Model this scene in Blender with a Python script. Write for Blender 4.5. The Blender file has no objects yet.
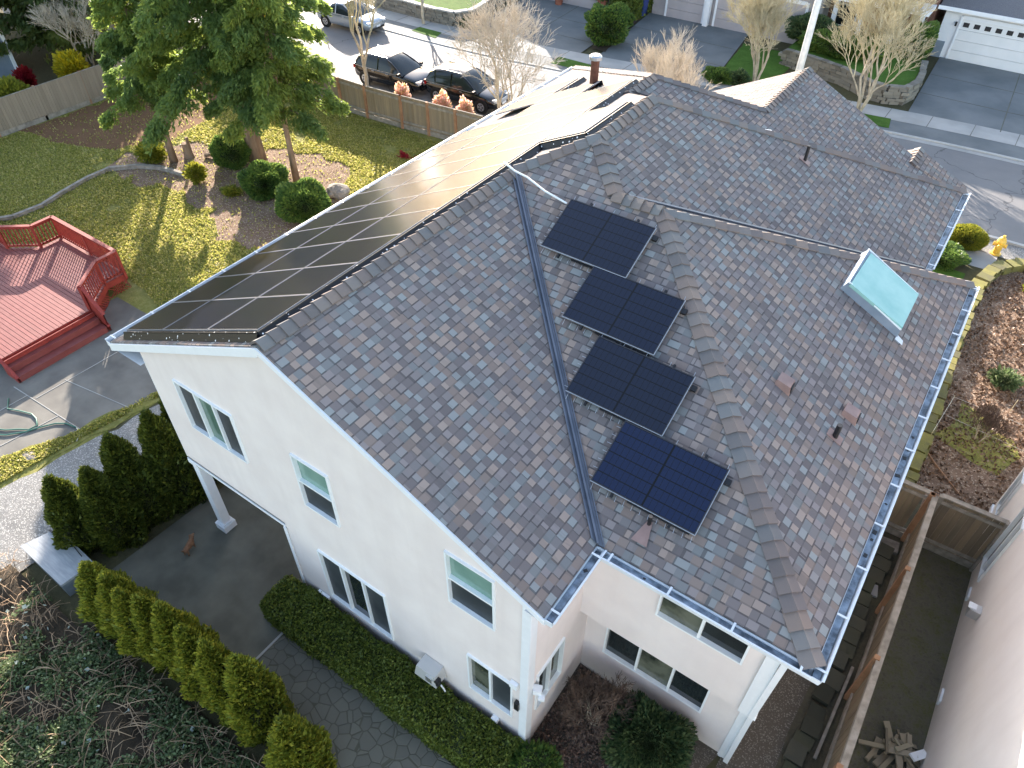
import bpy, bmesh, math, random
import numpy as np
from mathutils import Vector, Matrix, noise
from math import sin, cos, pi, radians, sqrt, atan2, floor
random.seed(7); RNG = np.random.default_rng(11)
SC = bpy.context.scene
COL = SC.collection
EZ = 5.95            # height of the main eaves above the ground
K = 0.48             # roof pitch (rise over run)

# ------------------------------------------------------------------ mesh builder
class MB:
    def __init__(s): s.v = []; s.f = []; s.uv = []
    def face(s, pts, uv=None):
        i = len(s.v); s.v += [tuple(p) for p in pts]
        s.f.append(tuple(range(i, i+len(pts))))
        if uv is None:
            r = (random.random(), random.random()); uv = [r]*len(pts)
        elif uv == 'xy': uv = [(p[0], p[1]) for p in pts]
        s.uv.append(uv)
    def hull8(s, c, r=None):
        """c: 8 corners, bottom ring then top ring (both anticlockwise from above)"""
        r = r or (random.random(), random.random())
        for q in ((3,2,1,0),(4,5,6,7),(0,1,5,4),(1,2,6,5),(2,3,7,6),(3,0,4,7)):
            s.face([c[k] for k in q], [r]*4)
    def box(s, c, d, rz=0, M=None, r=None):
        """c centre of the box, d full size"""
        x, y, z = d[0]/2, d[1]/2, d[2]/2
        P = [Vector(p) for p in ((-x,-y,-z),(x,-y,-z),(x,y,-z),(-x,y,-z),(-x,-y,z),(x,-y,z),(x,y,z),(-x,y,z))]
        R = M if M is not None else Matrix.Rotation(rz, 3, 'Z')
        s.hull8([tuple(Vector(c)+R@p) for p in P], r)
    def bar(s, a, b, w, h, up=(0,0,1), r=None):
        a = Vector(a); b = Vector(b); d = (b-a); L = d.length
        if L < 1e-6: return
        X = d/L; Y = Vector(up).cross(X)
        if Y.length < 1e-4: Y = Vector((0,1,0)).cross(X)
        Y.normalize(); Z = X.cross(Y)
        M = Matrix((X, Y, Z)).transposed()
        s.box((a+b)/2, (L, w, h), M=M, r=r)
    def tube(s, pts, rad, n=6, cap=True):
        pts = [Vector(p) for p in pts]
        if not hasattr(rad, '__len__'): rad = [rad]*len(pts)
        rings = []; base = len(s.v); rr = (random.random(), random.random())
        for i, p in enumerate(pts):
            t = (pts[min(i+1, len(pts)-1)] - pts[max(i-1, 0)])
            if t.length < 1e-9: t = Vector((0,0,1))
            t.normalize()
            a = Vector((0,0,1)) if abs(t.z) < .9 else Vector((1,0,0))
            u = t.cross(a).normalized(); w = t.cross(u)
            for k in range(n):
                an = 2*pi*k/n
                s.v.append(tuple(p + (u*cos(an) + w*sin(an))*rad[i]))
        for i in range(len(pts)-1):
            for k in range(n):
                a0 = base+i*n+k; a1 = base+i*n+(k+1) % n
                s.f.append((a0, a1, a1+n, a0+n)); s.uv.append([rr]*4)
        if cap:
            s.f.append(tuple(base+k for k in range(n))[::-1]); s.uv.append([rr]*n)
            e = base+(len(pts)-1)*n
            s.f.append(tuple(e+k for k in range(n))); s.uv.append([rr]*n)
    def prism(s, poly, z0, z1, r=None):
        r = r or (random.random(), random.random()); n = len(poly)
        s.face([(x, y, z1) for x, y in poly], [r]*n)
        s.face([(x, y, z0) for x, y in poly][::-1], [r]*n)
        for i in range(n):
            a = poly[i]; b = poly[(i+1) % n]
            s.face([(a[0],a[1],z0),(b[0],b[1],z0),(b[0],b[1],z1),(a[0],a[1],z1)], [r]*4)
    def lathe(s, prof, n=16, c=(0,0,0), M=None):
        """prof: (radius, height) list turned round z"""
        base = len(s.v); R = M or Matrix.Identity(3); c = Vector(c); rr = (random.random(), random.random())
        for r, z in prof:
            for k in range(n):
                a = 2*pi*k/n
                s.v.append(tuple(c + R@Vector((r*cos(a), r*sin(a), z))))
        for i in range(len(prof)-1):
            for k in range(n):
                a0 = base+i*n+k; a1 = base+i*n+(k+1) % n
                s.f.append((a0, a1, a1+n, a0+n)); s.uv.append([rr]*4)
        s.f.append(tuple(base+k for k in range(n))[::-1]); s.uv.append([rr]*n)
        e = base+(len(prof)-1)*n
        s.f.append(tuple(e+k for k in range(n))); s.uv.append([rr]*n)
    def build(s, name, m, parent=None, smooth=False, bevel=0, tri=False):
        me = bpy.data.meshes.new(name); me.from_pydata(s.v, [], s.f)
        ul = me.uv_layers.new(name='UVMap')
        fl = [c for uv in s.uv for p in uv for c in p]
        ul.data.foreach_set('uv', fl)
        me.materials.append(m); me.validate(); me.update()
        if smooth or tri:
            bm = bmesh.new(); bm.from_mesh(me)
            if smooth: bmesh.ops.remove_doubles(bm, verts=bm.verts, dist=1e-4)
            if tri: bmesh.ops.triangulate(bm, faces=bm.faces)
            bm.to_mesh(me); bm.free()
        if smooth: me.polygons.foreach_set('use_smooth', [True]*len(me.polygons))
        o = bpy.data.objects.new(name, me); COL.objects.link(o)
        if parent: o.parent = parent
        if bevel:
            bpy_mod = o.modifiers.new('bevel', 'BEVEL'); bpy_mod.width = bevel; bpy_mod.segments = 2; bpy_mod.limit_method = 'ANGLE'
        return o

def tag(o, label=None, cat=None, group=None, kind=None):
    if label: o['label'] = label
    if cat: o['category'] = cat
    if group: o['group'] = group
    if kind: o['kind'] = kind
    return o
def thing(name, label, cat, loc=(0,0,0), rz=0, group=None):
    o = bpy.data.objects.new(name, None); COL.objects.link(o)
    o.empty_display_size = .2
    o.location = loc; o.rotation_euler = (0,0,rz)
    return tag(o, label, cat, group)
def dup(root, loc, rz=0, scale=None, label=None, group=None):
    def cp(o, parent):
        c = o.copy(); COL.objects.link(c); c.parent = parent
        for ch in KIDS.get(o.name, []): cp(ch, c)
        return c
    KIDS = {}
    for o in COL.objects:
        if o.parent: KIDS.setdefault(o.parent.name, []).append(o)
    r = cp(root, None); r.location = loc; r.rotation_euler = (0,0,rz)
    if scale is not None: r.scale = scale if hasattr(scale, '__len__') else (scale,)*3
    if label: r['label'] = label
    if group: r['group'] = group
    return r

# ------------------------------------------------------------------ materials
MATS = {}
class NT:
    """tiny node helper"""
    def __init__(s, name):
        s.m = bpy.data.materials.new(name); s.m.use_nodes = True
        s.t = s.m.node_tree; s.b = s.t.nodes['Principled BSDF']; s.out = s.t.nodes['Material Output']
    def n(s, kind, **kw):
        x = s.t.nodes.new(kind)
        for k, v in kw.items(): setattr(x, k, v)
        return x
    def l(s, a, b): s.t.links.new(a, b)
    def math(s, op, a, b=None, c=None, clamp=False):
        x = s.n('ShaderNodeMath', operation=op, use_clamp=clamp)
        for i, q in enumerate((a, b, c)):
            if q is None: continue
            if isinstance(q, (int, float)): x.inputs[i].default_value = q
            else: s.l(q, x.inputs[i])
        return x.outputs[0]
    def ramp(s, fac, stops, interp='LINEAR'):
        x = s.n('ShaderNodeValToRGB'); x.color_ramp.interpolation = interp
        e = x.color_ramp.elements
        while len(e) < len(stops): e.new(.5)
        for i, (p, c) in enumerate(stops):
            e[i].position = p; e[i].color = (*c, 1) if len(c) == 3 else c
        s.l(fac, x.inputs[0]); return x.outputs[0]
    def noise(s, scale, detail=4, coord=None, rough=.55, sx=None):
        x = s.n('ShaderNodeTexNoise'); x.inputs['Scale'].default_value = scale
        x.inputs['Detail'].default_value = detail; x.inputs['Roughness'].default_value = rough
        co = coord if coord is not None else s.obj()
        if sx:
            mp = s.n('ShaderNodeMapping'); mp.inputs['Scale'].default_value = sx; s.l(co, mp.inputs[0]); co = mp.outputs[0]
        s.l(co, x.inputs['Vector']); return x.outputs['Fac']
    def vor(s, scale, feature='F1', coord=None, rnd=1, out='Distance'):
        x = s.n('ShaderNodeTexVoronoi', feature=feature); x.inputs['Scale'].default_value = scale
        x.inputs['Randomness'].default_value = rnd
        s.l(coord if coord is not None else s.obj(), x.inputs['Vector']); return x.outputs[out]
    def obj(s):
        if not hasattr(s, '_tc'): s._tc = s.n('ShaderNodeTexCoord')
        return s._tc.outputs['Object']
    def uv(s):
        s.obj(); return s._tc.outputs['UV']
    def mix(s, fac, a, b, blend='MIX'):
        x = s.n('ShaderNodeMix', data_type='RGBA', blend_type=blend)
        for i, q in ((0, fac), (6, a), (7, b)):
            if isinstance(q, (int, float)): x.inputs[i].default_value = q
            elif isinstance(q, tuple): x.inputs[i].default_value = (*q, 1) if len(q) == 3 else q
            else: s.l(q, x.inputs[i])
        return x.outputs[2]
    def bump(s, h, strength=.5, dist=.02):
        x = s.n('ShaderNodeBump'); x.inputs['Strength'].default_value = strength; x.inputs['Distance'].default_value = dist
        s.l(h, x.inputs['Height']); s.l(x.outputs[0], s.b.inputs['Normal'])
    def col(s, c):
        if isinstance(c, tuple): s.b.inputs['Base Color'].default_value = (*c, 1)
        else: s.l(c, s.b.inputs['Base Color'])
    def rough(s, v):
        if isinstance(v, (int, float)): s.b.inputs['Roughness'].default_value = v
        else: s.l(v, s.b.inputs['Roughness'])

def mat(name, c, c2=None, rough=.6, scale=6, bump=0, bscale=40, metal=0, detail=4, lo=.35, hi=.65, sx=None, spec=None, bd=.01):
    if name in MATS: return MATS[name]
    t = NT(name)
    if c2 is not None: t.col(t.ramp(t.noise(scale, detail, sx=sx), [(lo, c), (hi, c2)]))
    else: t.col(t.mix(t.noise(scale, 3), tuple(x*.93 for x in c), tuple(min(1, x*1.05) for x in c)))
    t.rough(rough); t.b.inputs['Metallic'].default_value = metal
    if spec is not None: t.b.inputs['Specular IOR Level'].default_value = spec
    if bump: t.bump(t.noise(bscale, 4, sx=sx), bump, bd)
    MATS[name] = t.m; return t.m

def uvcell(name, cols, rough=.7, bump=0, bscale=30, sx=None, streak=None, spec=None):
    """colour picked at random per piece (board, stone, leaf ...) from the UV value"""
    if name in MATS: return MATS[name]
    t = NT(name); sp = t.n('ShaderNodeSeparateXYZ'); t.l(t.uv(), sp.inputs[0])
    c = t.ramp(sp.outputs[0], [(i/max(1, len(cols)-1), q) for i, q in enumerate(cols)])
    if streak: c = t.mix(t.math('MULTIPLY', t.noise(streak[0], 4, sx=streak[1]), .9), c, streak[2])
    t.col(c); t.rough(rough)
    if spec is not None: t.b.inputs['Specular IOR Level'].default_value = spec
    if bump: t.bump(t.noise(bscale, 4, sx=sx), bump, .01)
    MATS[name] = t.m; return t.m

def leafmat(name, cols, transl=.35, rough=.5):
    if name in MATS: return MATS[name]
    t = NT(name); sp = t.n('ShaderNodeSeparateXYZ'); t.l(t.uv(), sp.inputs[0])
    c = t.ramp(sp.outputs[0], [(i/max(1, len(cols)-1), q) for i, q in enumerate(cols)])
    c = t.mix(t.math('MULTIPLY', t.noise(.9, 3), .7), c, t.mix(.5, c, cols[0]))
    t.col(c); t.rough(rough); t.b.inputs['Specular IOR Level'].default_value = .3
    tr = t.n('ShaderNodeBsdfTranslucent'); t.l(t.mix(.6, c, (.75,.8,.1), 'MIX') if False else c, tr.inputs[0])
    hs = t.n('ShaderNodeHueSaturation'); hs.inputs['Value'].default_value = 1.7; hs.inputs['Hue'].default_value = .485
    t.l(c, hs.inputs['Color']); t.l(hs.outputs[0], tr.inputs[0])
    ms = t.n('ShaderNodeMixShader'); ms.inputs[0].default_value = transl
    t.l(t.b.outputs[0], ms.inputs[1]); t.l(tr.outputs[0], ms.inputs[2]); t.l(ms.outputs[0], t.out.inputs[0])
    MATS[name] = t.m; return t.m

def shingle_mat():
    t = NT('shingles'); sp = t.n('ShaderNodeSeparateXYZ'); t.l(t.uv(), sp.inputs[0]); u, v = sp.outputs[0], sp.outputs[1]
    vv = t.math('DIVIDE', v, .152); row = t.math('FLOOR', vv); fv = t.math('FRACT', vv)
    wn = t.n('ShaderNodeTexWhiteNoise', noise_dimensions='1D'); t.l(row, wn.inputs['W'])
    off = t.math('MULTIPLY', wn.outputs['Value'], 13.7)
    u0 = t.math('ADD', t.math('DIVIDE', u, .158), off)
    nz = t.n('ShaderNodeTexNoise', noise_dimensions='2D'); nz.inputs['Scale'].default_value = .8
    cb = t.n('ShaderNodeCombineXYZ'); t.l(u0, cb.inputs[0]); t.l(t.math('MULTIPLY', row, 3.3), cb.inputs[1]); t.l(cb.outputs[0], nz.inputs['Vector'])
    uu = t.math('ADD', u0, t.math('MULTIPLY', nz.outputs['Fac'], 1.3))
    col = t.math('FLOOR', uu); fu = t.math('FRACT', uu)
    c2 = t.n('ShaderNodeCombineXYZ'); t.l(col, c2.inputs[0]); t.l(row, c2.inputs[1])
    w2 = t.n('ShaderNodeTexWhiteNoise', noise_dimensions='2D'); t.l(c2.outputs[0], w2.inputs['Vector'])
    r = w2.outputs['Value']
    base = t.ramp(r, [(0, (.185,.155,.152)), (.14, (.25,.205,.20)), (.28, (.255,.285,.285)), (.40, (.255,.24,.235)), (.50, (.22,.18,.17)), (.60, (.36,.25,.195)), (.79, (.275,.31,.305)), (.86, (.39,.28,.22)), (.95, (.145,.12,.12))], 'CONSTANT')
    par = t.math('ABSOLUTE', t.math('MODULO', t.math('ADD', col, row), 2))
    base = t.mix(t.math('MULTIPLY', par, .42), base, (.115,.10,.10)); lite = t.math('MULTIPLY', t.math('SUBTRACT', 1, par), .16); base = t.mix(lite, base, (.50,.47,.44))
    g = t.noise(260, 2, coord=t.uv()); base = t.mix(t.math('MULTIPLY', g, .38), base, (.20,.18,.175), 'MIX')
    pat = t.noise(.45, 4, coord=t.uv()); base = t.mix(t.math('MULTIPLY', pat, .55), base, t.mix(.5, base, (.22,.185,.17)))
    strk = t.noise(1.0, 5, coord=t.uv(), sx=(1.6,.22,1)); base = t.mix(t.math('MULTIPLY', t.math('GREATER_THAN', strk, .56), .16), base, (.10,.10,.09))
    # shadow line under each row painted in as a dark band; tab side darkened too
    e1 = t.math('MULTIPLY', t.math('LESS_THAN', fv, .17), t.math('ADD', .35, t.math('MULTIPLY', t.math('SUBTRACT', 1, par), .65)))
    e2 = t.math('MULTIPLY', t.math('LESS_THAN', fu, .12), t.math('SUBTRACT', 1, par))
    base = t.mix(t.math('MULTIPLY', t.math('MAXIMUM', e1, t.math('MULTIPLY', e2, .8)), .82), base, (.065,.058,.06))
    t.col(base); t.rough(.92); t.b.inputs['Specular IOR Level'].default_value = .25
    tab = t.math('MULTIPLY', t.math('SUBTRACT', 1, par), .6)
    h = t.math('ADD', t.math('MULTIPLY', t.math('SUBTRACT', 1, fv), .8), tab)
    h = t.math('ADD', h, t.math('MULTIPLY', g, .15))
    t.bump(h, .75, .02); MATS['shingles'] = t.m; return t.m

def panel_mat(name, base=(.009,.013,.026), line=(.001,.001,.0012), rough=.16):
    t = NT(name); sp = t.n('ShaderNodeSeparateXYZ'); t.l(t.uv(), sp.inputs[0]); u, v = sp.outputs[0], sp.outputs[1]
    def grid(x, n, w):
        f = t.math('FRACT', t.math('MULTIPLY', x, n)); return t.math('GREATER_THAN', t.math('ABSOLUTE', t.math('SUBTRACT', f, .5)), .5-w)
    g = t.math('MAXIMUM', grid(v, 6, .045), t.math('MULTIPLY', grid(u, 18, .05), .55))
    mid = t.math('LESS_THAN', t.math('ABSOLUTE', t.math('SUBTRACT', u, .5)), .009); g = t.math('MAXIMUM', g, mid)
    bus = t.math('MULTIPLY', grid(u, 108, .16), .35)
    rx = t.n('ShaderNodeObjectInfo')
    c = t.mix(bus, base, (.012,.020,.05)); c = t.mix(t.math('MULTIPLY', rx.outputs['Random'], .35), c, (.006,.012,.035)); c = t.mix(g, c, line)
    t.col(c); t.rough(rough); t.b.inputs['IOR'].default_value = 1.45
    t.b.inputs['Coat Weight'].default_value = .0
    MATS[name] = t.m; return t.m

M = {}
SH = shingle_mat()
M['cap'] = uvcell('cap_shingle', [(.14,.118,.112),(.18,.185,.185),(.24,.18,.15),(.16,.135,.13),(.27,.205,.17),(.18,.17,.165)], .9, .4, 120)
def stucco(name, a, b_, dirt):
    t = NT(name); c = t.ramp(t.noise(1.3, 5), [(.35, a), (.65, b_)])
    st = t.noise(1.0, 6, sx=(3.2,3.2,.22)); c = t.mix(t.math('MULTIPLY', t.math('SUBTRACT', st, .48, clamp=True), .9), c, dirt)
    c = t.mix(t.math('MULTIPLY', t.noise(45, 3), .12), c, dirt)
    sp = t.n('ShaderNodeSeparateXYZ'); t.l(t.obj(), sp.inputs[0]); low = t.math('SUBTRACT', .55, sp.outputs[2], clamp=True)
    c = t.mix(t.math('MULTIPLY', t.math('MULTIPLY', low, t.noise(3, 5)), .6, clamp=True), c, (.30,.27,.22))
    t.col(c); t.rough(.88); t.bump(t.noise(70, 5, rough=.7), .6, .012); MATS[name] = t.m; return t.m
M['stucco'] = stucco('stucco', (.78,.70,.675), (.84,.765,.735), (.66,.58,.55))
M['stucco2'] = stucco('stucco_neighbour', (.84,.79,.755), (.88,.835,.80), (.72,.67,.63))
M['white'] = mat('white_trim', (.80,.83,.86), rough=.5)
M['frame'] = mat('vinyl_frame', (.82,.86,.88), rough=.4)
M['gutter'] = mat('gutter_metal', (.64,.69,.73), (.74,.78,.81), .4, 3)
M['gunk'] = mat('gutter_debris', (.05,.07,.09), (.30,.37,.44), .45, 5)
M['flash'] = mat('valley_metal', (.10,.12,.155), (.15,.17,.21), .45, 2, metal=.3)
M['black'] = mat('black_metal', (.012,.012,.014), rough=.45)
M['alu'] = mat('aluminium', (.62,.64,.66), rough=.35, metal=.8)
M['paneS'] = panel_mat('solar_cells')
M['paneB'] = panel_mat('solar_cells_blue', (.006,.014,.045))
M['paneW'] = panel_mat('solar_cells_array', (.006,.006,.007), (.004,.004,.004), .195)
M['paneW'].node_tree.nodes['Principled BSDF'].inputs['Specular IOR Level'].default_value = .42
M['paneW'].node_tree.nodes['Principled BSDF'].inputs['Specular Tint'].default_value = (.66,.83,1,1)
M['glassd'] = mat('window_glass', (.012,.016,.018), (.03,.04,.042), .06, .8)
M['screen'] = mat('window_screen', (.03,.038,.045), (.055,.065,.07), .45, 1.5)
M['green'] = mat('green_tinted_pane', (.085,.16,.125), (.13,.22,.175), .12, 1.2)
M['palegreen'] = mat('pale_blind_pane', (.14,.27,.23), (.22,.37,.32), .15, 1.1)
M['olive'] = mat('olive_pane', (.03,.038,.03), (.14,.15,.115), .06, 1.6, lo=.4, hi=.6)
M['sky_glass'] = mat('skylight_dome', (.22,.48,.43), (.32,.58,.52), .14, 1.6)
M['dark'] = mat('dark_interior', (.02,.02,.022))
M['brownvent'] = mat('brown_vent', (.25,.155,.135), (.32,.205,.18), .5, 4)
M['rust'] = mat('rusty_pipe', (.11,.035,.02), (.20,.07,.04), .6, 8)
def fence_mat(name, cols, stk):
    return uvcell(name, cols, .85, .5, 60, (1,1,.08), (5, (1,1,.12), stk))
M['fence'] = fence_mat('weathered_fence', [(.22,.16,.10),(.34,.26,.17),(.27,.21,.15),(.38,.29,.19)], (.16,.14,.10))
M['fencegrey'] = fence_mat('grey_fence', [(.27,.225,.17),(.37,.31,.24),(.31,.26,.20)], (.19,.155,.115))
M['fencedark'] = fence_mat('side_fence', [(.20,.15,.10),(.34,.26,.17),(.26,.19,.13),(.40,.29,.18)], (.075,.07,.05))
M['cedar'] = mat('cedar_post', (.27,.14,.075), (.38,.21,.12), .8, 3)
M['timber'] = mat('old_timber', (.20,.18,.15), (.33,.30,.26), .9, 5, .4)
M['red'] = uvcell('red_deck_paint', [(.15,.022,.020),(.20,.034,.030),(.17,.027,.025)], .55, .3, 40, None, (3, (1,1,1), (.27,.085,.075)))
M['redrail'] = mat('red_rail_paint', (.24,.026,.020), (.31,.042,.030), .55, 4)
M['bark'] = mat('conifer_bark', (.17,.115,.08), (.31,.22,.155), .95, 5, .8, 14, sx=(1,1,.25), bd=.05)
M['pale_bark'] = mat('pale_bark', (.36,.30,.22), (.56,.48,.36), .9, 4, .4, 20)
M['twig'] = mat('tan_twig', (.40,.35,.22), (.58,.51,.35), .9, 2)
M['twigp'] = mat('pink_twig', (.44,.38,.30), (.60,.53,.44), .9, 2)
M['stem'] = mat('brown_stem', (.10,.065,.05), (.20,.135,.10), .9, 4)
def asphalt():
    t = NT('asphalt_road'); c = t.ramp(t.noise(.35, 8, rough=.6), [(.35,(.13,.13,.135)),(.65,(.20,.195,.19))])
    c = t.mix(t.math('MULTIPLY', t.noise(60, 3), .5), c, (.26,.255,.25)); c = t.mix(t.math('MULTIPLY', t.noise(.9, 5, sx=(.25,2.2,1)), .35), c, (.10,.10,.105))
    w_ = t.n('ShaderNodeMixRGB'); nn = t.n('ShaderNodeTexNoise'); nn.inputs['Scale'].default_value = 1.5; t.l(t.obj(), nn.inputs['Vector'])
    va = t.n('ShaderNodeVectorMath', operation='ADD'); t.l(t.obj(), va.inputs[0]); t.l(nn.outputs['Color'], va.inputs[1])
    d = t.vor(.22, 'DISTANCE_TO_EDGE', coord=va.outputs[0]); c = t.mix(t.math('MULTIPLY', t.math('LESS_THAN', d, .006), .6), c, (.05,.05,.05))
    t.col(c); t.rough(.8); t.bump(t.noise(90, 4), .35, .01); return t.m
M['asphalt'] = asphalt()
M['asphalt_plain'] = mat('asphalt', (.14,.14,.145), (.23,.225,.215), .75, .8, .35, 90, detail=8)
M['oldconc'] = mat('old_concrete', (.10,.095,.085), (.20,.19,.165), .85, .9, .35, 60, detail=8, lo=.3, hi=.7)
M['drive'] = mat('driveway_concrete', (.11,.125,.13), (.165,.178,.18), .85, .5, .3, 70, detail=8)
M['walkc'] = mat('sidewalk_concrete', (.30,.30,.285), (.40,.39,.37), .85, .7, .3, 70, detail=8)
M['kerb'] = mat('kerb_concrete', (.36,.36,.34), (.45,.44,.42), .85, 1, .3, 50)
M['carport'] = mat('patio_slab', (.085,.085,.068), (.135,.133,.108), .92, 1.1, .25, 60, detail=7)
M['stone'] = uvcell('wall_stone', [(.13,.12,.10),(.24,.22,.18),(.18,.17,.145)], .9, .8, 14)
M['moss'] = uvcell('mossy_stone', [(.12,.12,.035),(.22,.215,.04),(.30,.27,.05),(.17,.165,.045)], .95, .9, 22, None, (4.5, (1,1,1), (.10,.085,.06)))
M['yellow'] = mat('hydrant_paint', (.72,.42,.05), (.80,.52,.09), .45, 6)
M['pole'] = mat('pole_paint', (.50,.53,.53), (.62,.65,.65), .6, 3)
M['carpaint'] = mat('black_car_paint', (.006,.007,.009), rough=.12); M['carpaint'].node_tree.nodes['Principled BSDF'].inputs['Coat Weight'].default_value = 1
M['silver'] = mat('silver_car_paint', (.42,.47,.52), rough=.25, metal=.6)
M['tyre'] = mat('tyre', (.012,.012,.012), rough=.85)
M['rim'] = mat('rim', (.55,.56,.58), rough=.3, metal=.8)
M['lamp'] = mat('lamp_glass', (.75,.78,.8), rough=.1)
M['redlamp'] = mat('tail_lamp', (.35,.01,.01), rough=.15)
M['carglass'] = mat('car_glass', (.02,.028,.03), rough=.05)
M['siding'] = mat('grey_siding', (.34,.32,.33), (.40,.38,.385), .8, 2)
M['door'] = mat('garage_door', (.40,.365,.37), (.45,.41,.415), .6, 1)
M['doorw'] = mat('white_garage_door', (.72,.74,.74), (.78,.79,.79), .6, 1)
M['dkroof'] = mat('neighbour_shingle', (.10,.10,.11), (.18,.175,.18), .95, 25)
M['brick'] = mat('red_brown_siding', (.14,.06,.045), (.21,.10,.07), .8, 3)
M['blue'] = mat('blue_plastic', (.02,.05,.22), rough=.4)
M['slate'] = mat('blue_grey_siding', (.17,.22,.27), (.21,.26,.31), .7, 2)
M['sidestone'] = uvcell('side_stone', [(.045,.045,.03),(.09,.085,.06),(.065,.07,.035)], .95, .9, 12)
M['terracotta'] = mat('terracotta', (.30,.09,.055), (.36,.13,.08), .7, 5)
M['hose'] = mat('green_hose', (.035,.15,.11), rough=.4)
M['boxlid'] = mat('storage_lid', (.27,.29,.31), (.36,.38,.40), .55, 2.5, .5, 8, sx=(1,6,1))
M['boxside'] = mat('storage_side', (.12,.15,.17), (.17,.20,.23), .5, 4)
M['dog'] = mat('dog_fur', (.15,.075,.04), (.25,.13,.075), .95, 9, .8, 40)
M['string'] = mat('white_string', (.7,.68,.6))
M['rock'] = mat('rock', (.16,.14,.12), (.30,.27,.24), .9, 4, .7, 9, bd=.05)
M['plank'] = uvcell('scrap_wood', [(.16,.13,.09),(.33,.28,.19),(.24,.19,.13),(.42,.37,.28)], .9, .4, 30)
M['redflower'] = leafmat('red_petals', [(.22,.01,.012),(.32,.02,.02)])

def ground_mat(name, stops, scale=1.2, fine=(9, .5), stops2=None, bump=.6, bs=25, bd=.05, spots=None):
    t = NT(name)
    a = t.ramp(t.noise(scale, 6, rough=.65), stops)
    b = t.ramp(t.noise(fine[0], 6, rough=.7), stops2 or stops)
    c = t.mix(fine[1], a, b)
    if spots:
        d = t.vor(spots[0], out='Color'); sp = t.n('ShaderNodeSeparateXYZ'); t.l(d, sp.inputs[0])
        c = t.mix(t.math('GREATER_THAN', sp.outputs[0], spots[1]), c, spots[2])
    t.col(c); t.rough(.95); t.b.inputs['Specular IOR Level'].default_value = .15
    t.bump(t.noise(bs, 5, rough=.7), bump, bd)
    MATS[name] = t.m; return t.m
M['lawn'] = ground_mat('winter_lawn', [(.28,(.11,.12,.035)),(.45,(.20,.20,.05)),(.58,(.27,.25,.075)),(.75,(.34,.30,.14))], .42, (5,.55), [(.3,(.08,.095,.03)),(.5,(.21,.205,.06)),(.7,(.38,.33,.17))])
M['greenlawn'] = ground_mat('green_lawn', [(.3,(.035,.085,.012)),(.7,(.08,.17,.03))], 1.5, (8,.5))
M['mulch'] = ground_mat('bark_mulch', [(.3,(.12,.075,.05)),(.5,(.23,.15,.105)),(.7,(.36,.26,.19))], 1.4, (22,.6), spots=(26,.86,(.42,.33,.25)), bs=40)
M['redmulch'] = ground_mat('needle_litter', [(.3,(.13,.065,.035)),(.7,(.24,.135,.075))], 1.4, (15,.5))
M['gravel'] = ground_mat('grey_gravel', [(.3,(.16,.16,.155)),(.7,(.30,.29,.275))], .8, (16,.5), spots=(46,.82,(.46,.45,.42)), bs=50, bd=.04)
M['darkgravel'] = ground_mat('brown_gravel', [(.3,(.07,.062,.052)),(.7,(.14,.122,.10))], .8, (34,.7), spots=(52,.85,(.22,.20,.175)), bs=45, bd=.04)
M['mossground'] = ground_mat('mossy_soil', [(.32,(.055,.05,.035)),(.5,(.095,.085,.062)),(.68,(.12,.115,.065))], .9, (12,.5), bs=30)
M['soil'] = ground_mat('dark_soil', [(.3,(.035,.028,.02)),(.7,(.085,.065,.045))], 1.5, (14,.5))
M['base'] = ground_mat('rough_ground', [(.3,(.05,.05,.028)),(.7,(.12,.11,.06))], .3, (6,.5))
def stamped():
    t = NT('stamped_concrete')
    wob = t.n('ShaderNodeMix', data_type='RGBA'); 
    d = t.vor(3.9, 'DISTANCE_TO_EDGE', rnd=.75); cc = t.vor(3.9, out='Color', rnd=.75)
    sp = t.n('ShaderNodeSeparateXYZ'); t.l(cc, sp.inputs[0])
    c = t.ramp(sp.outputs[0], [(0,(.115,.11,.092)),(.5,(.13,.125,.105)),(1,(.15,.145,.12))])
    c = t.mix(t.math('MULTIPLY', t.noise(1.2, 5), .7), c, (.085,.088,.07))
    c = t.mix(t.math('LESS_THAN', d, .03), c, (.07,.07,.05))
    t.col(c); t.rough(.85); t.bump(t.math('MINIMUM', d, .06), .8, .15); MATS['stamped'] = t.m; return t.m
M['stamped'] = stamped()

def sheet(name, poly, z, m, kind='structure', label=None):
    b = MB(); b.face([(x, y, z) for x, y in poly], 'xy'); o = b.build(name, m, tri=True)
    if kind: o['kind'] = kind
    if label: o['label'] = label
    return o

for k_ in ('glassd','olive','palegreen','green','sky_glass'):
    m_ = M[k_]; nt_ = m_.node_tree; nz_ = nt_.nodes.new('ShaderNodeTexNoise'); nz_.inputs['Scale'].default_value = 2.2; bp_ = nt_.nodes.new('ShaderNodeBump')
    bp_.inputs['Strength'].default_value = .35; bp_.inputs['Distance'].default_value = .02; nt_.links.new(nz_.outputs['Fac'], bp_.inputs['Height']); nt_.links.new(bp_.outputs[0], nt_.nodes['Principled BSDF'].inputs['Normal'])

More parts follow.
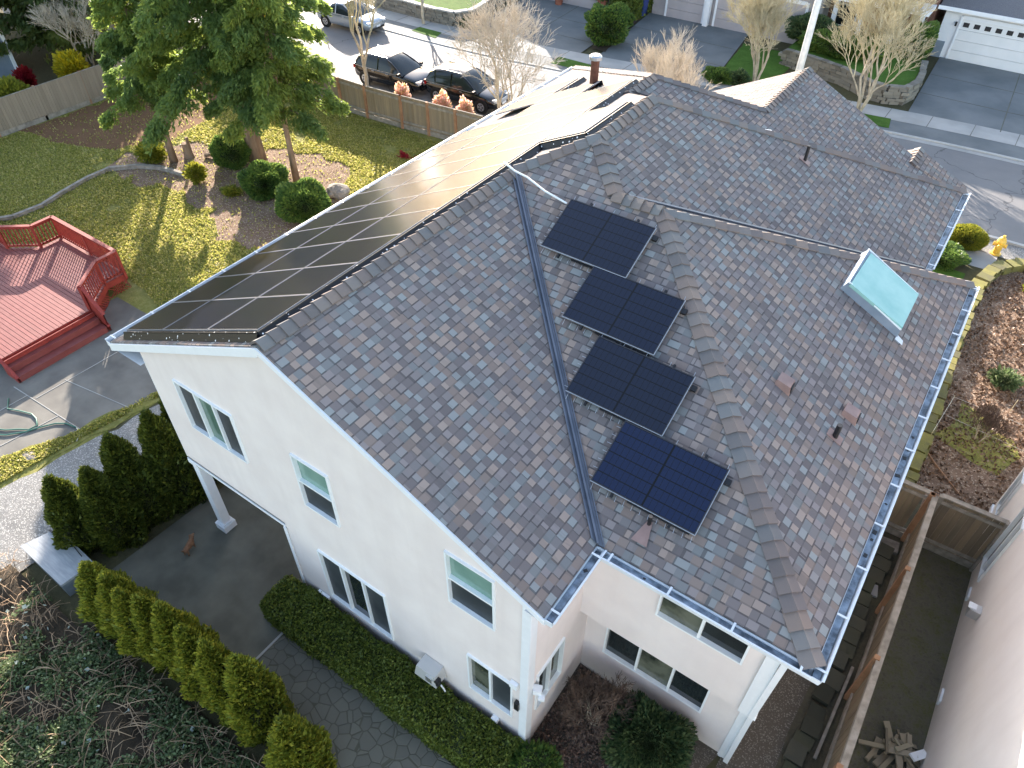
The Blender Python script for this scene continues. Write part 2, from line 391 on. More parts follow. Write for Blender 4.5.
# ================================================================== THE HOUSE
house = thing('house', 'large cream two-storey house with multicoloured shingle roof in the centre of the photo', 'house')
def P(x, y, z): return (x, y, z+EZ)
rf = MB()
def rface(pts, ax, org, sgn=1):
    """ax: eave direction 'x' or 'y'; org: eave coordinate of the other axis"""
    sl = sqrt(1+K*K); uv = []
    for p in pts:
        if ax == 'y': uv.append((p[1], abs(p[0]-org)*sl))
        else: uv.append((p[0]+31.3, abs(p[1]-org)*sl))
    rf.face([P(*p) for p in pts], uv)
XE, XW, XR = -3.54, -14.40, -8.97      # gable wing: east eave, west eave, ridge
RZ = (XE-XR)*K
XH, ZH = -7.715, 6.685*K                # high ridge
X2, NY = -1.03, 15.8
GS = -1.56                              # south edge of the gable roof
# east slope of the gable wing
rface([(XE,GS,0),(XE,0,0),(XR,5.43,RZ),(XR,GS,RZ)], 'y', XE)
# the whole west slope
rface([(XW,GS,0),(XR,GS,RZ),(XR,5.43,RZ),(XH,6.685,ZH),(XH,9.115,ZH),(-8.9,10.3,2.64),(-8.9,11.7,2.64),(XW,17.2,0)], 'y', XW)
# south slope of the cross wing
rface([(XE,0,0),(0,0,0),(-5.61,5.61,2.693),(-6.64,5.61,2.693),(XH,6.685,ZH),(XR,5.43,RZ)], 'x', 0)
# hipped east end
rface([(0,0,0),(0,11.22,0),(-5.61,5.61,2.693)], 'y', 0)
# north slope of the cross wing
rface([(0,11.22,0),(X2,11.22,0),(-6.64,5.61,2.693),(-5.61,5.61,2.693)], 'x', 11.22)
# high east slope
rface([(X2,11.22,0),(X2,NY,0),(XH,9.115,ZH),(XH,6.685,ZH),(-6.64,5.61,2.693)], 'y', X2)
# high north slope
rface([(X2,NY,0),(-3.4,NY,0),(-8.9,10.3,2.64),(XH,9.115,ZH)], 'x', NY)
# lower north-east slope
YN = 17.9
rface([(-4.7,14.5,.625),(-1.04,14.5,-1.13),(-1.04,YN,-1.13),(-6.5,YN,1.49),(-6.5,14.1,1.49),(-8.9,11.7,2.64),(-8.9,10.3,2.64)], 'y', -1.04)
rface([(-8.9,11.7,2.64),(-6.5,14.1,1.49),(-9.6,17.2,0),(XW,17.2,0)], 'x', 17.2)
rface([(-6.5,14.1,1.49),(-6.5,YN,1.49),(-9.75,YN,-.07),(-9.6,17.2,0)], 'y', -9.6)
# small gable at the north rake
rface([(-2.70,17.35,-.31),(-2.70,18.55,-.31),(-3.85,18.55,-.86),(-3.85,17.93,-.86)], 'y', -3.6)
rface([(-2.70,17.35,-.31),(-1.04,17.93,-1.10),(-1.04,18.55,-1.10),(-2.70,18.55,-.31)], 'y', -1.04)
roof = rf.build('roof', SH, house)
so = roof.modifiers.new('thick', 'SOLIDIFY'); so.thickness = .045; so.offset = -1; so.use_even_offset = False

V = Vector
# ridge and hip caps: overlapping folded pieces
def caps(pts, na, nb_, name='ridge_cap', step=.24, w=.2, lift=.045, crown=.035):
    """folded cap shingles lapped from the first point up to the second; na / nb_: normals of the two slopes"""
    b = MB(); a = Vector(P(*pts[0])); e = Vector(P(*pts[1])); L = (e-a).length; d = (e-a)/L
    sv = []
    for q, o_ in ((na, nb_), (nb_, na)):
        q = Vector(q).normalized(); s_ = q.cross(d).normalized()
        if s_.z > 0: s_ = -s_
        if abs(s_.z) < .05 and s_.dot(Vector(o_)) > 0: s_ = -s_
        sv.append((s_, q))
    (nl, ql), (nr, qr) = sv; cn = (ql+qr).normalized(); n = max(1, int(L/step)); st = L/n
    for i in range(n):
        p0 = a+d*(i*st+random.uniform(-.012,.012)); p1 = a+d*((i+1)*st+.04); r = (random.random(), random.random())
        wl = w*random.uniform(.93,1.07); wr = w*random.uniform(.93,1.07)
        def sec(p, h, cw=crown):
            return [p+nl*wl+ql*h, p+nl*cw+cn*(h+.006+.30*cw), p+cn*(h+.014+.34*cw), p+nr*cw+cn*(h+.006+.30*cw), p+nr*wr+qr*h]
        A_ = sec(p0, lift); B_ = sec(p1, .012)
        for k in range(4): b.face([A_[k], B_[k], B_[k+1], A_[k+1]], [r]*4)
        C_ = sec(p0, .0)
        for k in range(4): b.face([C_[k], A_[k], A_[k+1], C_[k+1]], [(0,0)]*4)
        b.face([A_[0], C_[0], B_[0]], [r]*3); b.face([A_[4], B_[4], C_[4]], [r]*3)
    return b.build(name, M['cap'], roof)
nS, nE, nW, nN = (0,-K,1), (K,0,1), (-K,0,1), (0,K,1)
W_ = V((-1,0,-K)); E_ = V((1,0,-K)); S_ = V((0,-1,-K)); N_ = V((0,1,-K))
caps([(XR,GS+.02,RZ),(XR,5.43,RZ)], nE, nW, w=.18, lift=.05, crown=.10)
caps([(XR,5.43,RZ),(XH,6.685,ZH)], nS, nW, w=.18, lift=.05, crown=.10)
caps([(XH,6.685,ZH),(XH,9.115,ZH)], nE, nW, w=.18, lift=.05, crown=.10)
caps([(0,0,0),(-5.61,5.61,2.693)], nS, nE, step=.26, w=.185)
caps([(0,11.22,0),(-5.61,5.61,2.693)], nN, nE, step=.28, w=.15)
caps([(-5.61,5.61,2.693),(-6.64,5.61,2.693)], nN, nS, step=.2, w=.18, lift=.055, crown=.10)
caps([(-6.64,5.61,2.70),(XH,6.685,ZH)], nS, nE, step=.26, w=.185)
caps([(X2,NY,0),(XH,9.115,ZH)], nN, nE, step=.26, w=.13)
caps([(-8.9,10.3,2.64),(-8.9,11.7,2.64)], nE, nW, step=.22, w=.17)
caps([(-6.5,14.1,1.49),(-8.9,11.7,2.64)], nN, nE, step=.26, w=.13)
caps([(-6.5,14.1,1.49),(-6.5,YN,1.49)], nE, nW, step=.22, w=.15)
caps([(XW,17.2,0),(-8.9,11.7,2.64)], nW, nN, step=.3, w=.17)
caps([(-2.70,17.35,-.31),(-2.70,18.55,-.31)], nE, nW, step=.22, w=.17)
# valley metal between the two wings
b = MB(); a = V(P(XE,0,0)); e = V(P(XR,5.43,RZ)); d = (e-a).normalized()
side = d.cross(V((0,0,1))).normalized()
fl = V((0,0,.022)); n1 = V((1,0,K*0)); 
b.face([a+fl, a+V((.0,.0,0))+fl+V((.10,.0,.0)), e+fl+V((.10,0,.0)), e+fl]); b.face([a+fl+V((-.0,0,0)), e+fl, e+fl+V((-.09,0,.044)), a+fl+V((-.09,0,.044))])
b.bar(a+V((0,0,.05)), e+V((0,0,.05)), .035, .05)
b.bar(a+V((.12,0,.035)), e+V((.12,0,.035)), .02, .02); b.bar(a+V((-.11,0,.085)), e+V((-.11,0,.085)), .02, .02)
b.build('valley_flashing', M['flash'], roof)
b = MB(); b.face([P(-4.7+.1,14.5+.1,.66), P(-8.8,10.4,2.68), P(-8.95,10.35,2.68), P(-4.85,14.4,.70)]); b.build('valley_flashing', M['flash'], roof)
b = MB(); b.bar(P(-1.08,11.17,.05), P(-6.64,5.63,2.73), .07, .03); b.build('valley_flashing', M['flash'], roof)

# fascia boards along rakes and eaves
def fascia(a, e, th=.03, h=.2, out=(0,0,0), name='fascia_board', m='white'):
    b = MB(); a = V(P(*a)); e = V(P(*e)); o = V(out)
    c = [a+V((0,0,-h)), e+V((0,0,-h)), e+o+V((0,0,-h)), a+o+V((0,0,-h)), a, e, e+o, a+o]
    b.hull8([tuple(q) for q in c]); return b.build(name, M[m], house)
fascia((XW,GS,-.035),(XR,GS,RZ-.035), out=(0,-.035,0), h=.18); fascia((XR,GS,RZ-.035),(XE,GS,-.035), out=(0,-.035,0), h=.12)
fascia((-1.04,YN,-1.17),(-6.5,YN,1.45), out=(0,.03,0)); fascia((-6.5,YN,1.45),(-9.75,YN,-.1), out=(0,.03,0))
# boxed soffits
def quadb(name, pts, m, parent=house):
    b = MB(); b.face(pts); return b.build(name, M[m], parent)
b = MB()
def soff(pts, z=-.16):
    b = MB(); b.face([P(x,y,z) for x,y in pts][::-1]); b.build('soffit', M['white'], house)
soff([(XW,GS),(XW,17.2),(-13.43,17.2),(-13.43,GS)]); soff([(XE-.36,GS),(XE-.36,.4),(XE,0),(XE,GS)])
soff([(XE,0),(XE-.3,.4),(-.5,.4),(0,0)]); soff([(0,0),(-.5,.4),(-.5,10.9),(0,11.22)]); soff([(0,11.22),(-.5,10.9),(-1.4,10.9),(-1.4,11.22)])
soff([(X2,11.22),(-1.5,11.22),(-1.5,15.4),(-4,15.4),(-4,NY),(X2,NY)])

# gutters: open troughs with spikes
def gutter(a, e, out, spikes=.95, m='gutter'):
    a = V(P(*a)); e = V(P(*e)); o = V(out).normalized(); L = (e-a).length; d = (e-a)/L; b = MB(); up = V((0,0,1))
    w = .13; h = .12
    def strip(o0, z0, o1, z1, t=.012):
        p = [a+o*o0+up*z0, e+o*o0+up*z0, e+o*o1+up*z1, a+o*o1+up*z1]
        tt = V((0,0,t)) if abs(z0-z1) < 1e-4 else o*t
        c = [q-tt/2 for q in p]; c2 = [q+tt/2 for q in p]; b.hull8([tuple(q) for q in c+c2])
    strip(0, -.03, .001+.0, -.03-h); strip(.006, -.03-h, w, -.03-h); strip(w, -.03-h, w+.02, -.015); strip(w+.02, -.009, w+.05, -.009)
    for q in (a, e):
        c = q+o*(w/2); b.bar(q+up*(-.09)+o*.0, q+up*(-.09)+o*w, .012, h)
    n = max(1, int(L/spikes))
    for i in range(n+1):
        q = a+d*(L*(i+.15)/(n+.3)); b.bar(q+o*0+up*.0, q+o*(w+.05)+up*(.002), .035, .012)
    g = b.build('gutter', M[m], house)
    c = MB(); c.bar(a+d*.05+o*(w/2)+up*(-.105), e-d*.05+o*(w/2)+up*(-.105), .105, .05); c.build('gutter_bed', M['gunk'], g)
    c = MB()
    for i in range(int(L*1.2)):
        if random.random() < .45:
            q = a+d*random.uniform(.1, L-.1)+o*(w/2)+up*(-.09); r = random.uniform(.02,.045)
            c.box(q, (r*2, r*1.6, r), rz=random.random()*3)
    if c.v: tag(c.build('leaf_clump', M['dark'], g), kind='stuff')
    return g
gutter((XE,GS,0),(XE,-.0,0),(1,0,0)); gutter((XE+.13,0,0),(0,0,0),(0,-1,0)); gutter((0,-.13,0),(0,11.22,0),(1,0,0))
gutter((X2,11.35,0),(X2,NY,0),(1,0,0)); gutter((XW,GS,0),(XW,17.2,0),(-1,0,0)); gutter((-1.04,15.9,-1.13),(-1.04,YN,-1.13),(1,0,0))
for pts in ([(XW,GS),(XW,17.2)], [(XE,GS),(XE,0)], [(XE,0),(0,0)], [(0,0),(0,11.22)], [(X2,11.22),(X2,NY)]):
    b = MB(); b.bar(P(*pts[0],-.13), P(*pts[1],-.13), .02, .19); b.build('fascia_board', M['white'], house)

# walls with real openings
def wall(org, ud, u0, u1, z0, z1, holes, nrm, th=.16, m='stucco', name='wall', parent=house):
    org = V(org); ud = V(ud); nrm = V(nrm); b = MB()
    us = sorted({u0, u1, *[h[0] for h in holes], *[h[1] for h in holes]}); zs = sorted({z0, z1, *[h[2] for h in holes], *[h[3] for h in holes]})
    us = [u for u in us if u0 <= u <= u1]; zs = [z for z in zs if z0 <= z <= z1]
    q = lambda u, z, d=0: org+ud*u+V((0,0,z))-nrm*d
    def rect(pts):
        n = (pts[1]-pts[0]).cross(pts[2]-pts[0]); b.face(pts)
    for i in range(len(us)-1):
        for j in range(len(zs)-1):
            uc = (us[i]+us[i+1])/2; zc = (zs[j]+zs[j+1])/2
            if any(h[0] < uc < h[1] and h[2] < zc < h[3] for h in holes): continue
            for d in (0, th): rect([q(us[i],zs[j],d), q(us[i+1],zs[j],d), q(us[i+1],zs[j+1],d), q(us[i],zs[j+1],d)])
    for a0, a1, c0, c1 in list(holes)+[(u0, u1, z0, z1)]:
        rect([q(a0,c0), q(a1,c0), q(a1,c0,th), q(a0,c0,th)]); rect([q(a0,c1), q(a1,c1), q(a1,c1,th), q(a0,c1,th)])
        rect([q(a0,c0), q(a0,c1), q(a0,c1,th), q(a0,c0,th)]); rect([q(a1,c0), q(a1,c1), q(a1,c1,th), q(a1,c0,th)])
    return b.build(name, M[m], parent)
def window(org, ud, nrm, h, panes, vert=False, parent=house, fw=.038):
    """h = opening; panes = list of (share, material)"""
    org = V(org); ud = V(ud); nrm = V(nrm); u0, u1, z0, z1 = h; b = MB()
    q = lambda u, z, d=0: org+ud*u+V((0,0,z))+nrm*d
    up = tuple(nrm)
    for (a, e) in ((q(u0-.02,z0,.0), q(u1+.02,z0,.0)), (q(u0-.02,z1), q(u1+.02,z1)), (q(u0,z0+fw/2), q(u0,z1-fw/2)), (q(u1,z0+fw/2), q(u1,z1-fw/2))):
        b.bar(a, e, fw, .09, up=up)
    s = sum(p[0] for p in panes); t = 0; cuts = []
    for sh, mm in panes:
        cuts.append((t/s, (t+sh)/s, mm)); t += sh
    for c0, c1, mm in cuts[1:]:
        if vert: z = z1+(z0-z1)*c0; b.bar(q(u0,z,-.012), q(u1,z,-.012), .05, .08, up=up)
        else: u = u0+(u1-u0)*c0; b.bar(q(u,z0,-.012), q(u,z1,-.012), .05, .08, up=up)
    w = b.build('window', M['frame'], parent)
    for c0, c1, mm in cuts:
        c = MB(); dd = -.045 if mm != 'screen' else -.03
        if vert: a0, a1, e0, e1 = u0, u1, z1+(z0-z1)*c1, z1+(z0-z1)*c0
        else: a0, a1, e0, e1 = u0+(u1-u0)*c0, u0+(u1-u0)*c1, z0, z1
        c.face([q(a0,e0,dd), q(a1,e0,dd), q(a1,e1,dd), q(a0,e1,dd)]); c.face([q(a0,e0,dd-.02), q(a1,e0,dd-.02), q(a1,e1,dd-.02), q(a0,e1,dd-.02)])
        c.build('screen' if mm == 'screen' else 'pane', M[mm], w)
        # a blind half drawn behind some panes
    return w
# gable wall (y = -1.45)
gw_up = [(-12.44,-10.72,4.50,5.86),(-9.07,-8.17,4.38,5.86),(-5.50,-4.54,4.36,5.87)]
gw_lo = [(-9.16,-7.30,.88,2.70),(-5.18,-4.16,1.32,2.70)]
o = (0,-1.45,0); X = (1,0,0); SN = (0,-1,0)
wall(o, X, -13.45, -3.85, 2.75, 5.88, gw_up, SN)
wall(o, X, -10.15, -3.85, -.05, 2.75, gw_lo, SN)
b = MB()
for y in (-1.45, -1.29): b.face([(-13.45,y,5.88),(-3.85,y,5.88),(-3.85,y,EZ+(XE+3.85)*K-.05),(XR,y,EZ+RZ-.05),(-13.45,y,EZ+(-13.45-XW)*K-.05)])
b.build('wall', M['stucco'], house)
window(o, X, SN, gw_up[0], [(1,'screen'),(1,'green'),(1,'screen')])
window(o, X, SN, gw_up[1], [(1,'palegreen'),(1,'screen')], vert=True)
window(o, X, SN, gw_up[2], [(1,'palegreen'),(1,'screen')], vert=True)
window(o, X, SN, gw_lo[0], [(1,'screen'),(1,'glassd'),(1,'screen')])
window(o, X, SN, gw_lo[1], [(1,'olive'),(1,'screen')])
# return wall (x = -3.85)
o = (-3.85,0,0); Y = (0,1,0); EN = (1,0,0)
hw = (-1.12,-.22,1.42,2.85)
wall(o, Y, -1.447, .80, -.05, 2.93, [hw], EN); wall(o, Y, -1.447, .40, 2.93, 5.80, [], EN)
window(o, Y, EN, hw, [(1,'glassd'),(1,'olive')])
# cross-wing south walls
o = (0,.40,0); h1 = (-2.42,-.88,4.36,5.62)
wall(o, X, -3.85, -.50, 2.93, 5.80, [h1], SN); window(o, X, SN, h1, [(1,'olive'),(1,'glassd')])
b = MB(); b.face([(-3.85,.4,2.93),(-.5,.4,2.93),(-.5,.8,2.93),(-3.85,.8,2.93)][::-1]); b.build('soffit', M['stucco'], house)
o = (0,.80,0); h2 = (-3.36,-1.16,1.22,2.78)
wall(o, X, -3.85, -.46, -.05, 2.93, [h2], SN); window(o, X, SN, h2, [(1,'glassd'),(1,'olive'),(1,'glassd')])
wall((-.498,0,0), Y, .404, 10.9, 2.93, 5.80, [], EN); wall((-.458,0,0), Y, .804, 10.9, -.05, 2.93, [], EN)
wall((0,10.9,0), X, -1.45, -.5, -.05, 5.80, [], (0,1,0)); wall((-1.5,0,0), Y, 10.9, 15.4, -.05, 5.8, [], EN)
wall((0,15.4,0), X, -9, -1.5, -.05, 5.8, [], (0,1,0)); wall((-1.5,0,0), Y, 15.4, 17.7, -.05, 4.7, [], EN)
wall((0,17.6,0), X, -13.4, -1.5, -.05, 4.7, [(-8.6,-3.2,.0,2.3)], (0,1,0)); wall((-13.4,0,0), Y, -1.29, 17.6, 2.75, 5.8, [], (-1,0,0))
b = MB(); b.face([(-1.5,17.65,4.7),(-6.5,17.65,7.35),(-9.7,17.65,5.7),(-13.4,17.65,5.7),(-13.4,17.65,4.7)]); b.build('wall', M['stucco'], house)
b = MB(); b.box((-5.9,17.55,1.15), (5.4,.06,2.3))
for k in range(1,4): b.box((-5.9,17.6,.575*k), (5.4,.05,.02))
b.build('garage_door', M['doorw'], house)
# recessed ground floor behind the covered patio
wall((-10.152,0,0), Y, -1.285, 4.0, -.05, 2.75, [], (-1,0,0)); wall((0,4.0,0), X, -13.4, -10.15, -.05, 2.75, [(-12.8,-11.2,.0,2.2)], SN)
window((0,4.0,0), X, SN, (-12.8,-11.2,.03,2.2), [(1,'glassd'),(1,'glassd')])
wall((-13.4,0,0), Y, 4.0, 17.6, -.05, 2.75, [], (-1,0,0))
b = MB(); b.face([(-13.4,-1.4,2.75),(-10.15,-1.4,2.75),(-10.15,4,2.75),(-13.4,4,2.75)][::-1]); b.build('soffit', M['stucco'], house)
# corner boards and downspouts
for (x, y, z0, z1, w, dpt) in ((-3.90,-1.475,-.02,5.75,.16,.03),(-3.83,-1.38,-.02,5.78,.035,.20),(-.49,.365,2.95,5.72,.22,.04),(-.44,.78,-.02,2.93,.18,.05),(-.475,.50,2.95,5.72,.04,.2),(-10.17,-1.475,-.02,2.72,.07,.03)):
    b = MB(); b.box((x,y,(z0+z1)/2), (w,dpt,z1-z0)); b.build('corner_board', M['white'], house)
b = MB(); b.bar((-.30,.33,5.70),(-.36,.36,3.0), .10,.07, up=(0,1,0)); b.build('downspout', M['white'], house)
b = MB(); b.bar((-.33,.34,3.02),(-.33,.72,2.75), .10,.07); b.bar((-.33,.72,2.78),(-.33,.72,.05), .10,.07, up=(0,1,0)); b.build('downspout', M['white'], house)
b = MB(); b.bar((-13.50,-1.40,5.70),(-13.50,-1.40,2.75), .07,.05, up=(0,1,0)); b.build('downspout', M['white'], house)
# patio posts
def post(x, y):
    b = MB(); b.box((x,y,1.45), (.22,.22,2.62)); b.box((x,y,.12), (.36,.36,.26)); b.box((x,y,2.70), (.30,.30,.10)); b.box((x,y,.27), (.30,.30,.05))
    return b.build('post', M['white'], house)
post(-13.30,-1.33); post(-13.30,1.8)
b = MB(); b.box((-11.8,-1.37,2.80),(3.3,.16,.10)); b.box((-11.8,-1.458,2.77),(3.3,.03,.07)); b.build('beam', M['white'], house)
# chimney pipe, vents
def pipe_vent(x, y, z, h, r, m='black', flashm='brownvent', capped=False, fl=.22):
    b = MB(); b.lathe([(r,-.1),(r,h)], 10, c=P(x,y,z)); o = b.build('vent_pipe', M[m], roof)
    if capped:
        c = MB(); c.lathe([(r*1.05,h-.02),(r*1.5,h),(r*1.5,h+.08),(r*1.1,h+.12)], 14, c=P(x,y,z)); c.build('pipe_cap', M['alu'], o)
    return o
pipe_vent(-1.12,3.98,.50,.34,.05); pipe_vent(-4.50,11.4,1.64,.42,.04)
pipe_vent(-10.95,12.26,1.66,.80,.12,'rust',capped=True)
def flashing(c, ax, s=.2, m='brownvent'):
    b = MB(); x,y,z = c
    if ax == 'x': pts = [(x-s,y-s*.7,z+K*s),(x+s,y-s*.7,z-K*s),(x+s,y+s*.7,z-K*s),(x-s,y+s*.7,z+K*s)]
    else: pts = [(x-s*.7,y-s,z-K*s),(x+s*.7,y-s,z-K*s),(x+s*.7,y+s,z+K*s),(x-s*.7,y+s,z+K*s)]
    t = [P(*p) for p in pts]; b.hull8([(p[0],p[1],p[2]+.004) for p in t]+[(p[0],p[1],p[2]+.02) for p in t]); return b.build('pipe_flashing', M[m], roof)
flashing((-1.12,3.98,.538),'x',.14); flashing((-4.50,11.4,1.672),'x',.13)
def box_vent(x, y):
    z = -x*K; b = MB(); s = .145; h = .14
    lo = [(x-s,y-s,z+K*s),(x+s,y-s,z-K*s),(x+s,y+s,z-K*s),(x-s,y+s,z+K*s)]
    hi = [(x-s*.9,y-s*.85,z+K*s+h*.75),(x+s*.85,y-s*.85,z-K*s+h*1.25),(x+s*.85,y+s*.85,z-K*s+h*1.25),(x-s*.9,y+s*.85,z+K*s+h*.75)]
    b.hull8([P(*p) for p in lo]+[P(*p) for p in hi]); o = b.build('roof_vent', M['brownvent'], roof, bevel=.015)
    c = MB(); z0 = -(x+s)*K; c.box(P(x+s*.99,y,z0+.09), (.02,s*1.3,.12)); c.build('vent_louvre', M['dark'], o)
box_vent(-2.22,4.12); box_vent(-1.05,4.70)
# small pipe with a flared flashing on the south slope, below the lowest panel
pipe_vent(-2.98,.62,.28,.24,.035); b = MB()
b.face([P(-3.12,.30,.17),P(-2.84,.30,.17),(P(-2.94,.66,.345)),P(-3.02,.66,.345)]); b.build('pipe_flashing', M['brownvent'], roof)
# skylight
sk = MB()
lo = [(-2.30,7.55),(-.93,7.55),(-.93,9.15),(-2.30,9.15)]
def zz(x): return -x*K
L_ = [P(x,y,zz(x)-.02) for x,y in lo]; H_ = [P(x+.12*(x<-2),y-.16*(y>9),zz(x)+.20) for x,y in lo]
sk.hull8(L_+H_)
sky = sk.build('skylight', mat('skylight_curb', (.20,.26,.32), (.26,.32,.38), .5, 3), roof)  # curb colour carries the dark blue-grey shade of its south side
sk = MB(); ins = [(-2.15,7.52),(-.92,7.56),(-.92,8.92),(-2.13,8.92)]
sk.hull8([P(x,y,zz(x)+.206) for x,y in ins]+[P(x*.985-.01,y*.998+.015,zz(x)+.27) for x,y in ins]); sk.build('skylight_pane', M['sky_glass'], sky, bevel=.02)
sk = MB()
for a, e in ((0,1),(1,2),(2,3),(3,0)):
    A_, B_ = V(H_[a]), V(H_[e]); sk.bar(A_+V((0,0,.01)), B_+V((0,0,.01)), .022, .03)
sk.build('skylight_frame', M['frame'], sky)
sk = MB(); sk.face([P(-.95,7.45,zz(-.95)+.01),P(-.78,7.45,zz(-.78)+.01),P(-.80,7.58,zz(-.80)+.02),P(-.95,7.62,zz(-.95)+.02)]); sk.build('skylight_flashing', M['gutter'], sky)
# white patch vent on the high north-east hip
b = MB(); b.box(P(-6.05,12.85,1.42), (.42,.26,.10), rz=.3); b.build('hip_vent', M['white'], roof)
# wall fittings
b = MB(); b.box((-4.10,-1.50,2.28+.55),(.16,.08,.16)); b.build('junction_box', M['white'], house, bevel=.01)
b = MB(); b.box((-4.02,-1.50,2.05),(.10,.08,.28)); b.build('wall_lantern', M['black'], house, bevel=.01)
b = MB(); b.box((-3.74,-1.25,2.62),(.16,.14,.16), rz=.4); b.box((-3.62,-1.3,2.54),(.12,.10,.08), rz=.4); b.build('flood_light', M['white'], house, bevel=.015)
b = MB(); b.box((-4.55,-1.50,.62),(.14,.10,.14)); b.build('outlet_box', M['white'], house, bevel=.01)
b = MB(); b.box((-9.45,-1.49,.62),(.34,.06,.14)); b.build('crawl_vent', M['white'], house, bevel=.01)

# ---- wall-mounted heat pump head / hose box near the hedge
HS = .8
hp = thing('outdoor_unit', 'white rounded utility box mounted low on the cream wall above the hedge', 'utility box', (-6.12,-1.66,1.14))
b = MB(); b.hull8([(-.29,-.14,-.19),(.29,-.14,-.19),(.29,.2,-.19),(-.29,.2,-.19),(-.24,-.10,.17),(.24,-.10,.17),(.24,.2,.17),(-.24,.2,.17)]); b.build('casing', mat('offwhite_plastic',(.50,.50,.49),rough=.4), hp, bevel=.12)
b = MB(); b.box((.28,-.06,-.02),(.09,.12,.20)); b.build('side_port', M['black'], hp, bevel=.02)
b = MB(); b.box((.10,-.12,-.02),(.16,.04,.20)); b.build('lid', M['alu'], hp, bevel=.02)
b = MB(); b.tube([(.36,-.05,-.10),(.40,-.02,-.3),(.46,.02,-.75)], .018); b.build('cable', M['white'], hp)

# ================================================================== SOLAR PANELS
SL = sqrt(1+K*K)
def make_panel(kind, L, H, m, fr, loc, M3, label, group, cat='solar panel'):
    """local x along the long side, local y up the slope, z the roof normal"""
    t = thing('solar_panel', label, cat, loc, group=group); t.rotation_euler = M3.to_euler()
    g = .018 if kind[0] == 'S' else .007
    if kind not in PM:
        b = MB(); b.face([(-L/2+g,-H/2+g,.032),(L/2-g,-H/2+g,.032),(L/2-g,H/2-g,.032),(-L/2+g,H/2-g,.032)], [(0,0),(1,0),(1,1),(0,1)])
        b.face([(-L/2+g,-H/2+g,.0),(-L/2+g,H/2-g,.0),(L/2-g,H/2-g,.0),(L/2-g,-H/2+g,.0)], [(0,0)]*4)
        c = MB()
        for s in (-1,1):
            c.box((0,s*(H/2-g/2),.018),(L,g,.04)); c.box((s*(L/2-g/2),0,.018),(g,H-2*g,.04))
        PM[kind] = (b.build('cells', m, t), c.build('frame', fr, t))
        return t
    for s in PM[kind]:
        q = s.copy(); COL.objects.link(q); q.parent = t
    return t
PM = {}
ex = V((1,0,0)); ey = V((0,1,K)).normalized(); MS = Matrix((ex, ey, ex.cross(ey))).transposed()
slab = ['black solar panel highest of the four separate ones, joined to the white conduit', 'second solar panel down of the four separate ones, just below the conduit panel',
        'third solar panel down of the four separate ones, above the lowest', 'dark blue solar panel lowest of the four separate ones, just above a small pipe vent']
spos = [(-6.42,4.62),(-5.22,3.55),(-4.40,2.41),(-3.20,1.31)]
for i, (x, y) in enumerate(spos):
    z = y*K; base = V(P(x,y,z)) + MS@V((0,0,.11))
    t = make_panel('S' if i < 3 else 'S ', 1.87, 1.19, M['paneS'] if i < 3 else M['paneB'], M['alu'] if False else mat('dark_frame',(.03,.03,.035),rough=.3), base, MS, slab[i], 'four dark panels stepping down the near roof slope')
    if i == 0:
        c = MB()
        c.box((-.52,0,-.03),(.04,1.36,.05))
        r1 = c.build('rail', M['black'], t)
        c = MB()
        c.box((0,-.602,.02),(1.88,.008,.042)); c.box((.941,0,.02),(.008,1.2,.042)); r2 = c.build('edge_trim', M['alu'], t)
        c = MB()
        for k in range(13):
            xx = -.9+k*.15; c.bar((xx,-.6,-.06),(xx+.02,-.72,-.04),.006,.006)
            if k % 3 == 0: c.bar((xx,.6,-.02),(xx,.69,.0),.006,.006)
        for k in range(7): c.bar((-.94,-.5+k*.16,-.05),(-1.04,-.5+k*.16,-.05),.006,.006)
        r3 = c.build('guard_wire', M['alu'], t)
        c = MB(); c.box((.3,-.50,-.05),(1.1,.25,.04)); r4 = c.build('cable_tray', M['black'], t); c = MB(); c.box((1.0,.42,-.04),(.10,.10,.06)); r5 = c.build('rail_end', M['black'], t); c = MB(); c.box((-.75,.60,-.03),(.28,.05,.05)); r6 = c.build('junction_box', M['black'], t)
        c = MB(); c.box((.52,0,-.03),(.04,1.36,.05)); r7 = c.build('rail', M['black'], t)
        extra = (r1, r2, r3, r4, r5, r6, r7)
    else:
        for s in extra: q = s.copy(); COL.objects.link(q); q.parent = t
# big array on the west slope
ux = V((0,-1,0)); uy = V((1,0,K)).normalized(); MWt = Matrix((ux, uy, ux.cross(uy))).transposed()     # x along -y, y up slope
PY = 1.13
rows = {'eave': (-13.87, -12.30, -1.33, 10), 'middle': (-12.28, -10.66, -1.33, 12), 'ridge': (-10.64, -9.10, -1.33, 11)}
ordn = ['first','second','third','fourth','fifth','sixth','seventh','eighth','ninth','tenth','eleventh','twelfth']
wfr = mat('array_frame', (.30,.30,.31), rough=.35, metal=.2)
for rn, (x0, x1, y0, n) in rows.items():
    for k in range(n):
        xc = (x0+x1)/2; yc = y0+PY*(k+.5); H = (x1-x0)*SL-.02; L = PY-.02
        pos = V(P(xc, yc, (xc-XW)*K)) + MWt@V((0,0,.12))
        where = 'nearest the gable end' if k == 0 else ('farthest from the gable end' if k == n-1 else f'{ordn[k]} from the gable end')
        make_panel('W'+rn, L, H, M['paneW'], wfr, pos, MWt, f'glaring panel of the big left-hand roof array, {rn} row, {where}', 'solar panels of the big left-hand roof array')
pos = V(P(-8.53, 7.62, (-8.53-XW)*K)) + MWt@V((0,0,.12))
make_panel('Wtop', 1.86, 1.12*SL*.94, M['paneW'], wfr, pos, MWt, 'single glaring panel set highest, beside the upper ridge caps', 'solar panels of the big left-hand roof array')
